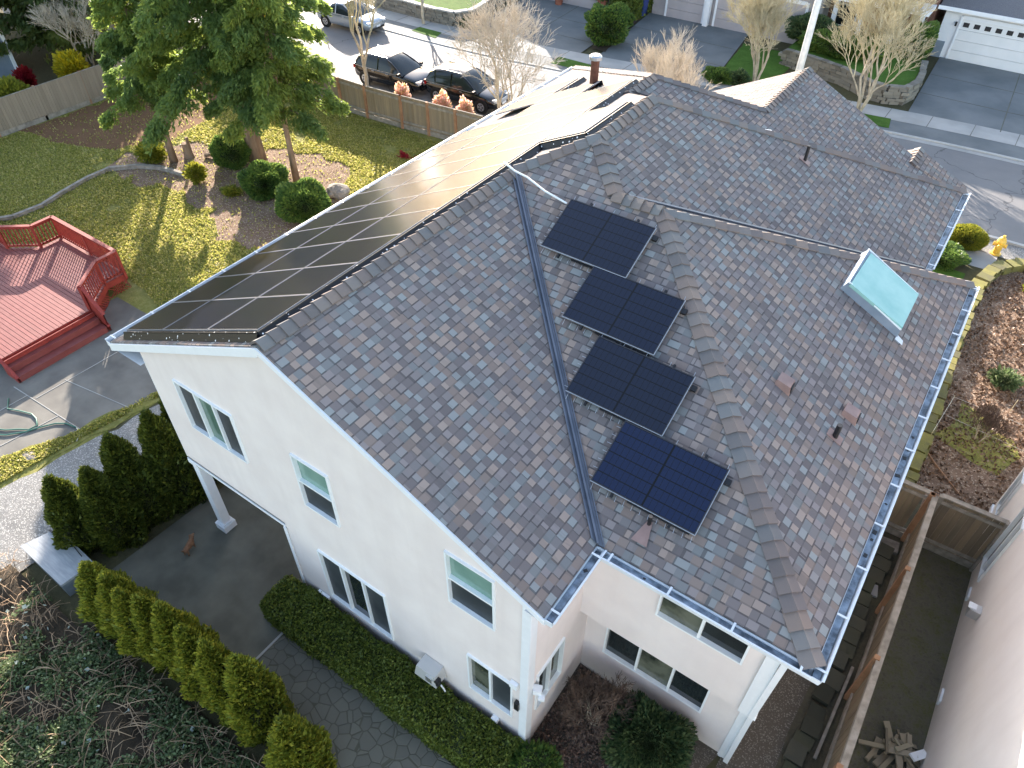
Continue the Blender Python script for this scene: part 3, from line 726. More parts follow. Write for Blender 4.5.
for i, yy in enumerate((12.0, 13.15)):
    pos = V(P(-13.0, yy, (-13.0-XW)*K)) + MWt@V((0,0,.12))
    make_panel('Weave', PY, 1.7, M['paneW'], wfr, pos, MWt, ['glaring panel in the small far group on the street side, nearer one','glaring panel in the small far group on the street side, farther one'][i], 'solar panels of the big left-hand roof array')
# critter guard: black mesh skirt round the array
def guardmat():
    t = NT('guard_mesh'); d = t.vor(9, rnd=1); t.col(t.mix(t.math('LESS_THAN', d, .17), (.012,.012,.014), (.8,.8,.8))); t.rough(.4); t.b.inputs['Specular IOR Level'].default_value=.3
    return t.m
GM = guardmat()
cg = MB()
def skirt(a, e):
    A_ = V(P(a[0],a[1],(a[0]-XW)*K)); B_ = V(P(e[0],e[1],(e[0]-XW)*K)); n = MWt@V((0,0,1))
    out = (B_-A_).normalized().cross(n)*.0
    c = [A_+n*.005, B_+n*.005, B_+n*.005+(B_-A_).normalized().cross(n)*.02, A_+n*.005+(B_-A_).normalized().cross(n)*.02]
    cg.hull8([tuple(q) for q in c]+[tuple(q+n*.135) for q in c])
    o_ = (B_-A_).normalized().cross(n)*.1
    cg.face([A_+n*.14, B_+n*.14, B_+n*.01+o_, A_+n*.01+o_])
line = [(-13.9,-1.37),(-9.07,-1.37),(-9.07,6.62),(-7.93,6.62),(-7.93,8.60),(-9.07,8.60),(-9.07,11.14)]
for a, e in zip(line, line[1:]): skirt(a, e)
tag(cg.build('mesh_guard', GM), 'black wire mesh skirt closing the near edge of the big left-hand roof array', 'mesh guard'); cg = MB()
for a, e in (((-12.29,10.02),(-13.9,10.02)),((-12.26,12.28),(-12.26,10.1)),((-10.64,12.28),(-12.2,12.28)),((-12.1,13.8),(-12.1,11.4))): skirt(e, a)
tag(cg.build('mesh_guard', GM), 'short dark mesh skirts at the far street end of the big left-hand roof array', 'mesh guard')
# conduit
cd = MB(); cd.tube([P(-9.05,5.15,2.86),P(-8.8,5.20,2.72),P(-8.5,5.22,2.66),P(-8.0,5.1,2.57),P(-7.4,5.0,2.53)], .02, 8)
tag(cd.build('conduit', M['white'], smooth=True), 'white pipe running from the big array over the ridge to the highest separate panel', 'conduit')

# ================================================================== GROUND
def sm(t): t = max(0, min(1, t)); return t*t*(3-2*t)
def farY(x): return 29.3+4.2*sm((x+33)/36)
def nearY(x): return farY(x)-7.9
M['yard'] = ground_mat('bare_yard', [(.32,(.07,.065,.05)),(.5,(.14,.13,.10)),(.62,(.10,.105,.04)),(.75,(.18,.165,.13))], 1.1, (11,.55), bs=35)
sheet('ground', [(-300,-200),(300,-200),(300,400),(-300,400)], 0, M['base'])
xs = [-140,-80,-60,-50,-42]+[-38+2*i for i in range(24)]+[14,20,40,80]
def strip(name, f0, f1, z, m, x0=-200, x1=200, kind='structure'):
    X_ = [x0]+[x for x in xs if x0 < x < x1]+[x1]; b = MB()
    for a, e in zip(X_, X_[1:]):
        b.face([(a,f0(a),z),(e,f0(e),z),(e,f1(e),z),(a,f1(a),z)], 'xy')
    return tag(b.build(name, m), kind=kind)
strip('road', nearY, farY, .008, M['asphalt'])
def kerb(name, f, x0=-80, x1=60, w=.16, h=.10):
    X_ = [x0+1.5*i for i in range(int((x1-x0)/1.5)+1)]; b = MB()
    for a, e in zip(X_, X_[1:]):
        b.hull8([(a,f(a),0),(e,f(e),0),(e,f(e)+w,0),(a,f(a)+w,0),(a,f(a),h),(e-.01,f(e),h),(e-.01,f(e)+w,h),(a,f(a)+w,h)])
    return tag(b.build(name, M['kerb']), kind='structure')
kerb('kerb', lambda x: nearY(x)-.16); kerb('kerb', farY, h=.07)
strip('gutter_strip', lambda x: farY(x)-.35, farY, .016, M['walkc'], -80, 60)
strip('verge', lambda x: farY(x)+.16, lambda x: farY(x)+1.75, .05, M['drive'], -80, 60)
strip('pavement', lambda x: farY(x)+1.6, lambda x: farY(x)+3.1, .06, M['walkc'], -80, 60)
for k in range(24):
    x = -38+2*k; f = farY(x)
    b = MB(); b.box((x, f+2.35, .063), (.035,1.5,.006)); tag(b.build('pavement_joint', M['oldconc']), kind='structure')
# near verge, front garden and side yard
strip('near_verge', lambda x: nearY(x)-2.2, lambda x: nearY(x)-.16, .004, M['soil'], -60, -14)
strip('garden_bed', lambda x: nearY(x)-1.35, lambda x: nearY(x)-.16, .008, M['gravel'], -6, 20)
strip('path', lambda x: nearY(x)-2.6, lambda x: nearY(x)-1.35, .012, M['walkc'], -8, 1.0)
sheet('driveway', [(-8.8,17.6),(-3.0,17.6),(-3.0,24.6),(-8.8,24.4)], .02, M['walkc'])
# driveways over the road
def dw(x0, x1, y1, jy):
    b = MB(); y0 = farY(x0)+3.0; y0b = farY(x1)+3.0
    b.face([(x0,y0,.055),(x1,y0b,.055),(x1+jy,y1,.055),(x0+jy,y1,.055)], 'xy'); tag(b.build('driveway', M['drive'], tri=True), kind='structure')
    c = MB(); xm = (x0+x1)/2; c.bar((xm,(y0+y0b)/2,.058),(xm+jy,y1,.058),.05,.006)
    for t in (.33,.66):
        y = y0+(y1-y0)*t; c.bar((x0+jy*t,y,.058),(x1+jy*t,y,.058),.05,.006)
    tag(c.build('driveway_joint', M['carport']), kind='structure')
dw(-31.4,-23.3,40.6,-.6); dw(-22.2,-15.2,42.3,-1.2); dw(-5.2,3.5,45.3,-.4)
# lawn, beds
LX = [(-40.2,-6),(-19.5,-6),(-19.2,-4.2),(-18.9,-1.4),(-18.7,.4),(-18.2,4),(-17.5,8),(-14.3,12),(-14.3,19.6),(-40.2,19.1)]
def patch_grid(name, x0, x1, y0, y1, st, inside, hf, m, kind='structure', z0=.006):
    nx = int((x1-x0)/st); ny = int((y1-y0)/st); b = MB(); vid = {}
    def vx(i, j):
        if (i,j) not in vid:
            x = x0+i*st; y = y0+j*st; vid[(i,j)] = len(b.v); b.v.append((x,y,z0+hf(x,y)))
        return vid[(i,j)]
    for i in range(nx):
        for j in range(ny):
            if inside(x0+(i+.5)*st, y0+(j+.5)*st):
                b.f.append((vx(i,j),vx(i+1,j),vx(i+1,j+1),vx(i,j+1))); b.uv.append([(0,0)]*4)
    return tag(b.build(name, m, smooth=True), kind=kind)
def pip(x, y, poly):
    c = False; n = len(poly)
    for i in range(n):
        a = poly[i]; b = poly[i-1]
        if (a[1] > y) != (b[1] > y) and x < (b[0]-a[0])*(y-a[1])/(b[1]-a[1])+a[0]: c = not c
    return c
def nz(x, y, s, o=0): return noise.noise(Vector((x*s+o, y*s-o, o*.37)))
tag(sheet('lawn', LX, .004, M['lawn']))
def wob(poly, amp=.25, step=.5, s=1.1):
    out = []
    for i in range(len(poly)):
        a = Vector(poly[i]); b = Vector(poly[(i+1) % len(poly)]); n = max(1, int((b-a).length/step))
        for k in range(n):
            p = a+(b-a)*k/n; out.append((p.x+nz(p.x,p.y,s,3)*amp, p.y+nz(p.x,p.y,s,9)*amp))
    return out
MULCH = wob([(-33.4,8.4),(-31,8.0),(-28.6,9.2),(-26.6,8.2),(-24.3,7.4),(-21.8,8.6),(-21.5,11.5),(-24.3,14.4),(-27.5,14.9),(-31,13.2),(-33.6,10.8)], .9); sheet('mulch_bed', MULCH, .010, M['mulch'])
NEED = wob([(-40.1,7.8),(-37.2,8.4),(-34.3,10.2),(-33.4,12),(-34.5,16),(-40.1,17.5)], .8); sheet('needle_bed', NEED, .010, M['redmulch'])
# old patio slabs beside the deck
PT = [(-24.4,-4.4),(-21.6,-3.9),(-20.55,-3.7),(-19.5,-1.75),(-19.05,.45),(-18.9,2.0),(-20.2,3.0),(-22.5,2.9),(-24.4,2.9)]
sheet('patio', wob(PT,.06), .014, M['oldconc'])
b = MB()
for a, e in (((-22.9,-1.72),(-19.5,-1.56)),((-21.85,-1.6),(-21.7,2.4)),((-21.9,-.62),(-19.2,-.20)),((-22.2,-1.7),(-22.3,-4.2)),((-20.6,-1.6),(-20.9,-3.7))):
    b.bar((*a,.02),(*e,.02), .022, .012)
tag(b.build('patio_joint', M['walkc']), kind='structure')
sheet('grass_strip', wob([(-23,-6.6),(-19.3,-6.2),(-19.2,-2.6),(-18.7,.2),(-18.2,2.6),(-19.0,2.6),(-19.2,.4),(-19.6,-1.8),(-20.6,-3.9),(-23,-4.6)],.3), .020, M['lawn'])
sheet('gravel_path', wob([(-20.6,-8),(-19.35,-4.2),(-18.85,-1.4),(-18.5,.6),(-18,3.5),(-17.4,9),(-14.4,14),(-13.4,14),(-13.4,4),(-14.2,1),(-15.8,-3),(-16.4,-4.2),(-16.4,-8)],.2), .026, M['gravel'])
# covered patio, stamped concrete, beds round the house
sheet('covered_patio', [(-14.6,-4.1),(-9.87,-3.72),(-9.86,-1.2),(-10.1,-1.2),(-10.1,4),(-13.9,4),(-14.4,0)], .034, M['carport'])
sheet('stamped_patio', [(-9.86,-3.75),(-2.2,-4.6),(-2.2,-2.45),(-4.3,-2.55),(-9.84,-2.45)], .030, M['stamped'])
b = MB(); b.bar((-9.87,-3.75,.04),(-9.86,-2.45,.04),.05,.03); tag(b.build('patio_edge', M['walkc']), kind='structure')
sheet('hedge_bed', [(-10.6,-2.5),(-3.4,-2.6),(-3.2,-1.2),(-10.6,-1.3)], .024, M['soil'])
sheet('corner_bed', wob([(-3.85,-2.4),(-2.6,-2.2),(-.9,-.8),(-.5,.8),(-3.85,.8)],.08), .038, M['darkgravel'])
sheet('front_slab', [(-2.45,-2.6),(-.6,-2.6),(-.55,-.2),(-1.6,.05),(-2.35,-.9)], .044, M['carport'])
sheet('side_gravel', wob([(-.55,-3),(.55,-3),(.55,6),(-.45,6),(-.45,-1)],.06), .028, M['darkgravel'])
sheet('side_soil', [(.35,-3),(1.4,-3),(1.4,10.4),(-.5,10.4),(-.5,5.5),(.35,5.5)], .022, M['mossground'])
sheet('neighbour_yard', [(1.4,-4),(3.0,-4),(3.0,8.6),(1.4,8.6)], .024, M['yard'])
sheet('side_bed', wob([(.75,8.4),(3.0,8.4),(5,12),(6,17),(5.5,23),(2.4,23.9),(1.2,23.2),(.75,21)],.05), .020, M['mulch'])
sheet('weedy_patch', wob([(1.3,12.6),(2.8,12.3),(3.2,13.8),(1.5,14.4)],.7), .026, M['lawn'])
sheet('moss_strip', wob([(-.5,10.4),(.7,10.4),(.6,20.6),(.2,21.9),(-.5,21.9)],.1), .018, M['mossground'])
sheet('front_bed', [(-1.0,16),(.2,16),(.2,22.2),(-1.0,22.2)], .024, M['greenlawn'])
sheet('front_lawn', wob([(-15.2,34.6),(-12.3,35.2),(-12.3,40.5),(-16.0,40.5)],.1), .070, M['greenlawn'])
for pts in ([(-23.9,30.75),(-21.6,30.8),(-21.8,31.9),(-24,31.9)], [(-34,30.2),(-31.9,30.0),(-32.2,31.0),(-34,31)], [(-7.7,33.0),(-5.5,33.4),(-5.7,34.6),(-7.9,34.3)]):
    sheet('grass_verge', pts, .066, M['greenlawn'])
sheet('hill_lawn', [(-60,19.3),(-40.3,19.3),(-14.3,19.6),(-14.3,20.0),(-60,20.0)], .002, M['soil'])

# ================================================================== FENCES
def fence(pts, h, name, label, boardm, postm='cedar', cat='fence', postside=1, kick=.25, bw=.145, pstep=2.4, cap=False, post_out=.06):
    o3 = V((pts[0][0], pts[0][1], 0)); t = thing(name, label, cat, tuple(o3))
    B = MB(); RR = [MB(), MB(), MB()]; KB = MB(); posts = []
    for a, e in zip(pts, pts[1:]):
        A_ = V((*a,0))-o3; E2 = V((*e,0))-o3; L = (E2-A_).length; d = (E2-A_)/L; n = V((-d.y,d.x,0))*postside
        k = int(L/bw)
        for i in range(k):
            p = A_+d*(bw*(i+.5)); ang = atan2(d.y, d.x)
            B.box(p+V((0,0,kick+(h-kick)/2+random.uniform(-.012,.012)))+n*random.uniform(-.004,.004), (bw-.008,.02,h-kick), rz=ang)
        for R, zz_ in ((RR[0], kick+.12), (RR[1], h-.18)): R.bar(A_+V((0,0,zz_))+n*.035, E2+V((0,0,zz_))+n*.035, .04, .09)
        RR[2].bar(A_+V((0,0,h+.012)), E2+V((0,0,h+.012)), .13 if cap else .05, .03)
        KB.bar(A_+V((0,0,kick/2-.01))+n*.02, E2+V((0,0,kick/2-.01))+n*.02, .03, kick)
        m = max(1, round(L/pstep))
        for i in range(m+1):
            posts.append((A_+d*(L*i/m)+n*post_out, atan2(d.y,d.x)))
    B.build('boards', M[boardm], t); [R.build(nm, M['timber'], t) for R, nm in zip(RR, ('rail','rail','top_cap'))]; KB.build('kickboard', M['timber'], t)
    for p, ang in posts:
        c = MB(); c.box(p+V((0,0,h/2+.02)), (.11,.11,h+.06), rz=ang); c.build('post', M[postm], t)
    return t
fence([(-40.3,19.0),(-31,19.15),(-27.4,19.15),(-25.2,19.3),(-20.5,19.75),(-14.5,20.2)], 1.62, 'wooden_fence', 'brown board fence with orange posts between the back lawn and the parked cars', 'fence', postside=-1, pstep=1.85)
fence([(-40.3,-6),(-40.2,7.2),(-40.2,12.0),(-40.3,18.9)], 1.65, 'wooden_fence', 'grey weathered board fence along the far left side of the back lawn', 'fencegrey', postside=1, pstep=2.4)
fence([(1.40,-4),(1.36,8.45)], 1.9, 'wooden_fence', 'long narrow board fence running between the two houses', 'fencedark', postside=1, cap=True, pstep=2.4)
fence([(1.48,8.52),(2.93,8.56)], 1.95, 'wooden_fence', 'short dark cross fence meeting the right neighbour wall', 'fencedark', postm='timber', postside=-1, cap=True, pstep=1.6)
fence([(.42,8.48),(1.28,8.5)], 1.9, 'wooden_fence', 'short dark gate-like fence between the roof gutter and the long side fence', 'fencedark', postside=-1, cap=True, pstep=.9)

# ================================================================== DECK
dk = thing('deck', 'red painted wooden deck with railings and three steps at the left edge', 'deck', (-25,0,0))
O_ = V((-25,0,0)); DZ = .66
DP = [(-23.55,-1.5),(-23.55,1.6),(-24.5,2.75),(-24.5,3.55),(-28.5,3.55),(-28.5,2.7),(-29.4,2.0),(-34,2.0),(-34,-1.5)]
b = MB(); yb = -1.5; bw = .14
y = -1.5
def xspan(y):   # deck extent in x at given y
    xr = -23.55 if y <= 1.6 else (-23.55-(y-1.6)*.95/1.15 if y < 2.75 else -24.5)
    xl = -34 if y < 2.0 else (-29.4+(y-2.0)*.9/.7 if y < 2.7 else -28.5)
    return xl, xr
while y < 3.5:
    xl, xr = xspan(y+bw/2); b.box(((xl+xr)/2+25, y+bw/2, DZ-.02), (xr-xl, bw-.014, .04)); y += bw
b.build('floor_boards', M['red'], dk)
b = MB()
for i in range(len(DP)):
    a = DP[i]; e = DP[(i+1) % len(DP)]; b.bar((a[0]+25,a[1],DZ-.14),(e[0]+25,e[1],DZ-.14),.035,.22)
b.build('skirt_board', M['redrail'], dk)
b = MB()
for a, e in (((-24.5,2.75),(-24.5,3.55)),((-24.5,3.55),(-28.5,3.55)),((-23.55,1.6),(-24.5,2.75))):
    A_ = V((a[0]+25,a[1],0)); E2 = V((e[0]+25,e[1],0)); L = (E2-A_).length; d = (E2-A_)/L
    n = int(L/.12)
    for i in range(n):
        p = A_+d*(i*.12)
        for s in (-1,1):
            q0 = p+V((0,0,.03 if s > 0 else .42)); q1 = p+d*.4+V((0,0,.42 if s > 0 else .03))
            if (q1-A_).dot(d) < L: b.bar(q0, q1, .012, .03)
b.build('lattice', M['redrail'], dk)
for i, (x, zt) in enumerate(((-23.4,.44),(-23.08,.22))):
    b = MB(); b.box((x+25+.0,.05,zt-.02),(.32,3.06,.04)); b.box((x+25+.15,.05,zt-.125),(.03,3.04,.17)); b.build('step', M['red'], dk)
b = MB(); b.box((1.6-.01,.05,DZ/2+.28-.06),(.03,3.04,.16)); b.box((2.11-.05,.05,.10),(.03,3.04,.18)); b.build('riser', M['redrail'], dk)
for y in (-1.53,1.63):
    b = MB(); b.face([(1.40,y,DZ-.0),(2.12,y,.20),(2.12,y,.0),(1.40,y,.0)]); b.face([(1.40,y+.04,DZ),(1.40,y+.04,0),(2.12,y+.04,.0),(2.12,y+.04,.20)])
    b.bar((1.40,y+.02,DZ+.01),(2.12,y+.02,.21),.10,.04); b.build('stringer', M['redrail'], dk)
def railing(a, e, z0=DZ, h=.92, balusters=True, posts=(1,1)):
    A_ = V((a[0]+25,a[1],z0)); E2 = V((e[0]+25,e[1],z0)); L = (E2-A_).length; d = (E2-A_)/L
    b = MB(); b.bar(A_+V((0,0,h)), E2+V((0,0,h)), .14, .035); b.bar(A_+V((0,0,h-.08)), E2+V((0,0,h-.08)), .035, .085); b.bar(A_+V((0,0,.10)), E2+V((0,0,.10)), .035, .085)
    r = b.build('handrail', M['redrail'], dk)
    c = MB(); n = int(L/.125)
    for i in range(1, n): c.box(A_+d*(L*i/n)+V((0,0,h/2)), (.035,.035,h-.15), rz=atan2(d.y,d.x))
    c.build('balusters', M['redrail'], r)
    for k, f in enumerate(posts):
        if f: c = MB(); c.box((A_ if k == 0 else E2)+V((0,0,h/2-.1)), (.09,.09,h+.18), rz=atan2(d.y,d.x)); c.build('rail_post', M['redrail'], dk)
railing((-23.60,1.58),(-24.5,2.72)); railing((-24.5,2.75),(-24.5,3.5),posts=(0,1)); railing((-24.5,3.5),(-26.5,3.5),posts=(0,1)); railing((-26.5,3.5),(-28.45,3.5),posts=(0,1))
railing((-28.45,3.5),(-28.45,2.7),posts=(0,1)); railing((-28.45,2.7),(-29.4,1.95),posts=(0,1)); railing((-29.4,1.95),(-31.5,1.95),posts=(0,1)); railing((-31.5,1.95),(-34,1.95),posts=(0,1))
b = MB(); b.face([(1.40,1.62,DZ+.92),(1.40,1.62,DZ+.05),(2.10,1.62,.22),(2.10,1.62,.72)]); b.face([(1.40,1.66,DZ+.92),(2.10,1.66,.72),(2.10,1.66,.22),(1.40,1.66,DZ+.05)])
b.bar((1.36,1.64,DZ+.94),(2.14,1.64,.72),.12,.035); b.build('stair_rail', M['redrail'], dk)

# ================================================================== NEIGHBOUR ON THE RIGHT
nb = thing('neighbour_house', 'pale house at the right edge with windows and a dryer vent', 'house', (2.95,4,0))
# openings measured on the wall
nh = [(3.55,4.35,.80,2.9),(5.75,6.3,.80,2.2)]
wall((0,0,0), (0,1,0), -10, 6.6, -.05, 7.2, nh, (-1,0,0), parent=nb, m='stucco2')
window((0,0,0), (0,1,0), (-1,0,0), nh[0], [(1,'olive'),(1,'olive')], parent=nb); window((0,0,0), (0,1,0), (-1,0,0), nh[1], [(1,'olive'),(1,'olive')], parent=nb)
wall((0,6.6,0), (1,0,0), 0.004, 9, -.05, 7.2, [], (0,1,0), parent=nb, m='stucco2')
b = MB(); b.face([(-.45,-10,7.0),(-.45,7.1,7.0),(4.5,7.1,9.4),(4.5,-10,9.4)][::-1]); b.face([(9.5,-10,7.0),(4.5,-10,9.4),(4.5,7.1,9.4),(9.5,7.1,7.0)][::-1]); b.build('roof', M['dkroof'], nb)
b = MB(); b.box((-.12,2.1,1.45),(.22,.22,.26)); o_ = b.build('dryer_vent', M['alu'], nb, bevel=.03)
c = MB(); c.box((-.20,2.1,1.60),(.16,.16,.03)); c.build('vent_hood', M['white'], o_)
for k in range(5):
    b = MB(); b.box((-.02,-5.5+3.0*k,.30),(.05,.34,.16)); b.build('crawl_vent', M['white'], nb)

# ================================================================== HOUSES ACROSS THE ROAD
def box_house(name, label, x0, x1, y0, y1, h, wallm, roofm='dkroof', roof_h=1.6, over=.4, flip=False):
    t = thing(name, label, 'house', ((x0+x1)/2, y0, 0)); w = (x1-x0)/2; d = y1-y0
    b = MB(); b.hull8([(-w,0,0),(w,0,0),(w,d,0),(-w,d,0),(-w,0,h),(w,0,h),(w,d,h),(-w,d,h)]); b.build('wall', M[wallm], t)
    b = MB(); o2 = over
    if flip:
        b.face([(-w-o2,-o2,h),(w+o2,-o2,h),(w+o2,d/2,h+roof_h),(-w-o2,d/2,h+roof_h)]); b.face([(w+o2,d+o2,h),(-w-o2,d+o2,h),(-w-o2,d/2,h+roof_h),(w+o2,d/2,h+roof_h)])
        b.face([(-w,0,h),(-w,d/2,h+roof_h),(-w,d,h)]); b.face([(w,0,h),(w,d,h),(w,d/2,h+roof_h)])
    else:
        b.face([(-w-o2,-o2,h),(0,-o2,h+roof_h),(0,d+o2,h+roof_h),(-w-o2,d+o2,h)][::-1]); b.face([(w+o2,-o2,h),(w+o2,d+o2,h),(0,d+o2,h+roof_h),(0,-o2,h+roof_h)][::-1])
        b.face([(-w,-.02,h),(w,-.02,h),(0,-.02,h+roof_h)]); b.face([(-w,d,h),(0,d,h+roof_h),(w,d,h)])
    r = b.build('roof', M[roofm], t)
    so = r.modifiers.new('thick','SOLIDIFY'); so.thickness = .12
    b = MB(); b.box((0,-o2-.02,h-.02),(2*w+2*o2+.1,.05,.2)); b.build('fascia_board', M['white'], t)
    return t, w, d
def gdoor(t, xc, wd, h, m='door', win=0, frame=.14):
    b = MB(); n = 4
    for k in range(n): b.box((xc,-.05,h/n*(k+.5)),(wd,.06,h/n-.018))
    o = b.build('garage_door', M[m], t)
    if win:
        for k in range(win):
            c = MB(); c.box((xc-wd/2+wd*(k+.5)/win,-.085,h*.875),(wd/win*.55,.02,.24)); c.build('door_window', M['dark'], o)
    b = MB()
    for s in (-1,1): b.box((xc+s*(wd/2+frame/2),-.07,h/2+.07),(frame,.08,h+.14))
    b.box((xc,-.07,h+.10),(wd,.08,.2)); b.build('door_frame', M['white'], t)
t, w, d = box_house('house', 'grey house over the road with two mauve garage doors and a blue bin beside it', -23.3, -12.6, 42.4, 52, 3.0, 'siding')
gdoor(t, -1.9-1.1, 2.5, 2.25); gdoor(t, 1.9, 5.5, 2.25)
b = MB(); b.box((-.0,4.2,4.6),(10.2,7.2,3.4)); b.build('upper_storey', M['siding'], t)
for x_ in (-1.15,): b = MB(); b.box((-1.35,-.30,1.3),(.32,.32,2.6)); b.build('column', M['white'], t)
t, w, d = box_house('house', 'house over the road at far left of its row, with terracotta pots by its garage', -36, -25.3, 40.8, 50, 3.0, 'siding')
gdoor(t, 1.6, 5.2, 2.25); b = MB(); b.box((0,5,4.4),(10,7.5,3.2)); b.build('upper_storey', M['siding'], t)
t, w, d = box_house('house', 'white house over the road at top right with a white garage door of small panes', -6.2, 4.8, 45.4, 56, 2.75, 'white', roof_h=1.8, flip=True)
gdoor(t, -1.35, 6.3, 2.25, 'doorw', win=11, frame=.10)
b = MB(); b.box((-5.2,-.03,.45),(.5,.06,.9)); b.build('stone_base', M['slate'], t)
b = MB(); b.box((-4.75,-.12,1.95),(.10,.12,.22)); b.build('wall_lantern', M['black'], t)
t, w, d = box_house('house', 'red-brown house front with white porch columns behind the bare trees', -13.2, -6.7, 45.0, 54, 5.0, 'brick')
for x_ in (-3.0,-1.9,-.3,1.6,2.9):
    b = MB(); b.box((x_,-1.6,1.3),(.24,.24,2.6)); b.build('column', M['white'], t)
b = MB(); b.box((0,-.9,2.7),(6.4,1.9,.2)); b.build('porch_roof', M['white'], t)
b = MB(); b.box((.7,-.05,1.05),(1.0,.06,2.1)); b.build('door', M['dark'], t)
b = MB(); b.box((-1.6,-.05,1.4),(1.4,.06,1.3)); o_ = b.build('window', M['frame'], t); c = MB(); c.box((-1.6,-.09,1.4),(1.2,.02,1.1)); c.build('pane', M['glassd'], o_)
t, w, d = box_house('house', 'blue-grey sided house corner beyond the left fence', -58, -46.2, 3.5, 11.6, 4.6, 'slate', flip=True)
b = MB(); b.box((5.92,-.02+8.1,2.25),(.16,.16,4.5)); b.build('corner_board', M['white'], t)
b = MB(); b.box((5.93,4.2,1.7),(.06,1.3,1.4)); o_ = b.build('window', M['frame'], t); c = MB(); c.box((5.97,4.2,1.7),(.02,1.1,1.2)); c.build('pane', M['glassd'], o_)
t, w, d = box_house('house', 'pale house glimpsed between the trees at top left', -58, -49, 17, 24, 4.2, 'siding')

# ================================================================== STONE WALLS
def block_wall(name, label, pts, h, rows, m, bl=.42, dep=.30, cat='stone wall', capstone=None, jit=.02):
    o3 = V((pts[0][0],pts[0][1],0)); t = thing(name, label, cat, tuple(o3)); b = MB(); cp = MB()
    P2 = [V((x,y,0))-o3 for x,y in pts]
    seg = [(a,e,(e-a).length) for a,e in zip(P2,P2[1:])]; tot = sum(s[2] for s in seg)
    def at(s):
        for a,e,L in seg:
            if s <= L: return a+(e-a)*(s/L), (e-a).normalized()
            s -= L
        return P2[-1], (P2[-1]-P2[-2]).normalized()
    rh = h/rows
    for r in range(rows+(1 if capstone else 0)):
        s = -bl*.5*(r % 2)
        while s < tot:
            L = bl*random.uniform(.75,1.25); p, d = at(max(0,min(tot,s+L/2))); a = atan2(d.y,d.x)
            tgt = cp if r == rows else b; hh = rh*.55 if r == rows else rh
            z = rh*r+hh/2
            if s+L/2 < tot and s+L/2 > 0: 
                tgt.box(p+V((random.uniform(-jit,jit),random.uniform(-jit,jit),z+random.uniform(-jit,jit)*.4)), (L*.95, dep*random.uniform(.9,1.1)*(1.15 if r == rows else 1), hh*.93), rz=a+random.uniform(-.06,.06))
            s += L
    b.build('blocks', M[m], t, bevel=.02)
    if capstone: cp.build('capstones', M[capstone], t, bevel=.015)
    return t
block_wall('retaining_wall', 'curved block planter wall beside the drive of the white garage', [(-13.0,38.6),(-11.2,38.3),(-9.2,37.7),(-7.6,36.7),(-6.6,36.5),(-5.8,36.9),(-5.5,38),(-5.6,39.6),(-5.9,41.5)], .85, 5, 'stone', capstone='stone')
block_wall('retaining_wall', 'pale topped curved block wall beyond the road at top left of the parked cars', [(-39,32.4),(-36,32.4),(-33.9,32.3),(-32.3,32.5),(-31.7,33.4),(-31.9,35),(-32.6,37),(-33,40)], .85, 5, 'stone', capstone='kerb')
sheet('raised_lawn', [(-12.9,38.8),(-11.1,38.5),(-9.1,37.9),(-7.5,36.9),(-6.6,36.7),(-6.0,37.1),(-5.7,38),(-5.8,39.6),(-6.1,44.9),(-13,44.9)], .80, M['greenlawn'])
sheet('raised_lawn', [(-39,32.6),(-36,32.6),(-33.9,32.5),(-32.5,32.7),(-31.9,33.4),(-32.1,35),(-32.8,37),(-33.2,40.7),(-39,40.7)], .80, M['greenlawn'])
sheet('planting_bed', wob([(-23.2,34.2),(-22.2,34.2),(-22.9,38.5),(-23.5,41.8),(-25.4,41.8),(-24.6,38)],.1), .075, M['soil'])
block_wall('retaining_wall', 'low mossy yellow-green block edging curving round the bark bed on the right', [(.88,8.9),(.82,10.5),(.82,12.3),(.78,14.3),(.68,17.1),(.64,19.7),(.74,21.6),(1.05,22.9),(1.7,23.7),(3,24.0),(5,24.0)], .36, 2, 'moss', bl=.40, dep=.46, jit=.05)
block_wall('stone_row', 'row of dark mossy stones on the ground along the side fence', [(.98,8.0),(.92,5.5),(.88,3),(.84,0),(.80,-3)], .15, 1, 'sidestone', bl=.40, dep=.36, jit=.08, cat='stone row')
tm = thing('garden_edging', 'curved old timber edging across the back lawn', 'garden edging', (-32.5,3,0))
ept = [(-33.6,2.0),(-32.5,3.6),(-32.4,4.8),(-32.7,5.8),(-33.0,7.2),(-33.0,8.3),(-32.2,9.2),(-31.2,9.7),(-29.9,9.9)]
for a, e in zip(ept, ept[1:]):
    b = MB(); b.bar((a[0]+32.5,a[1]-3,.09),(e[0]+32.5,e[1]-3,.09),.16,.18); b.build('timber', M['timber'], tm, bevel=.02)

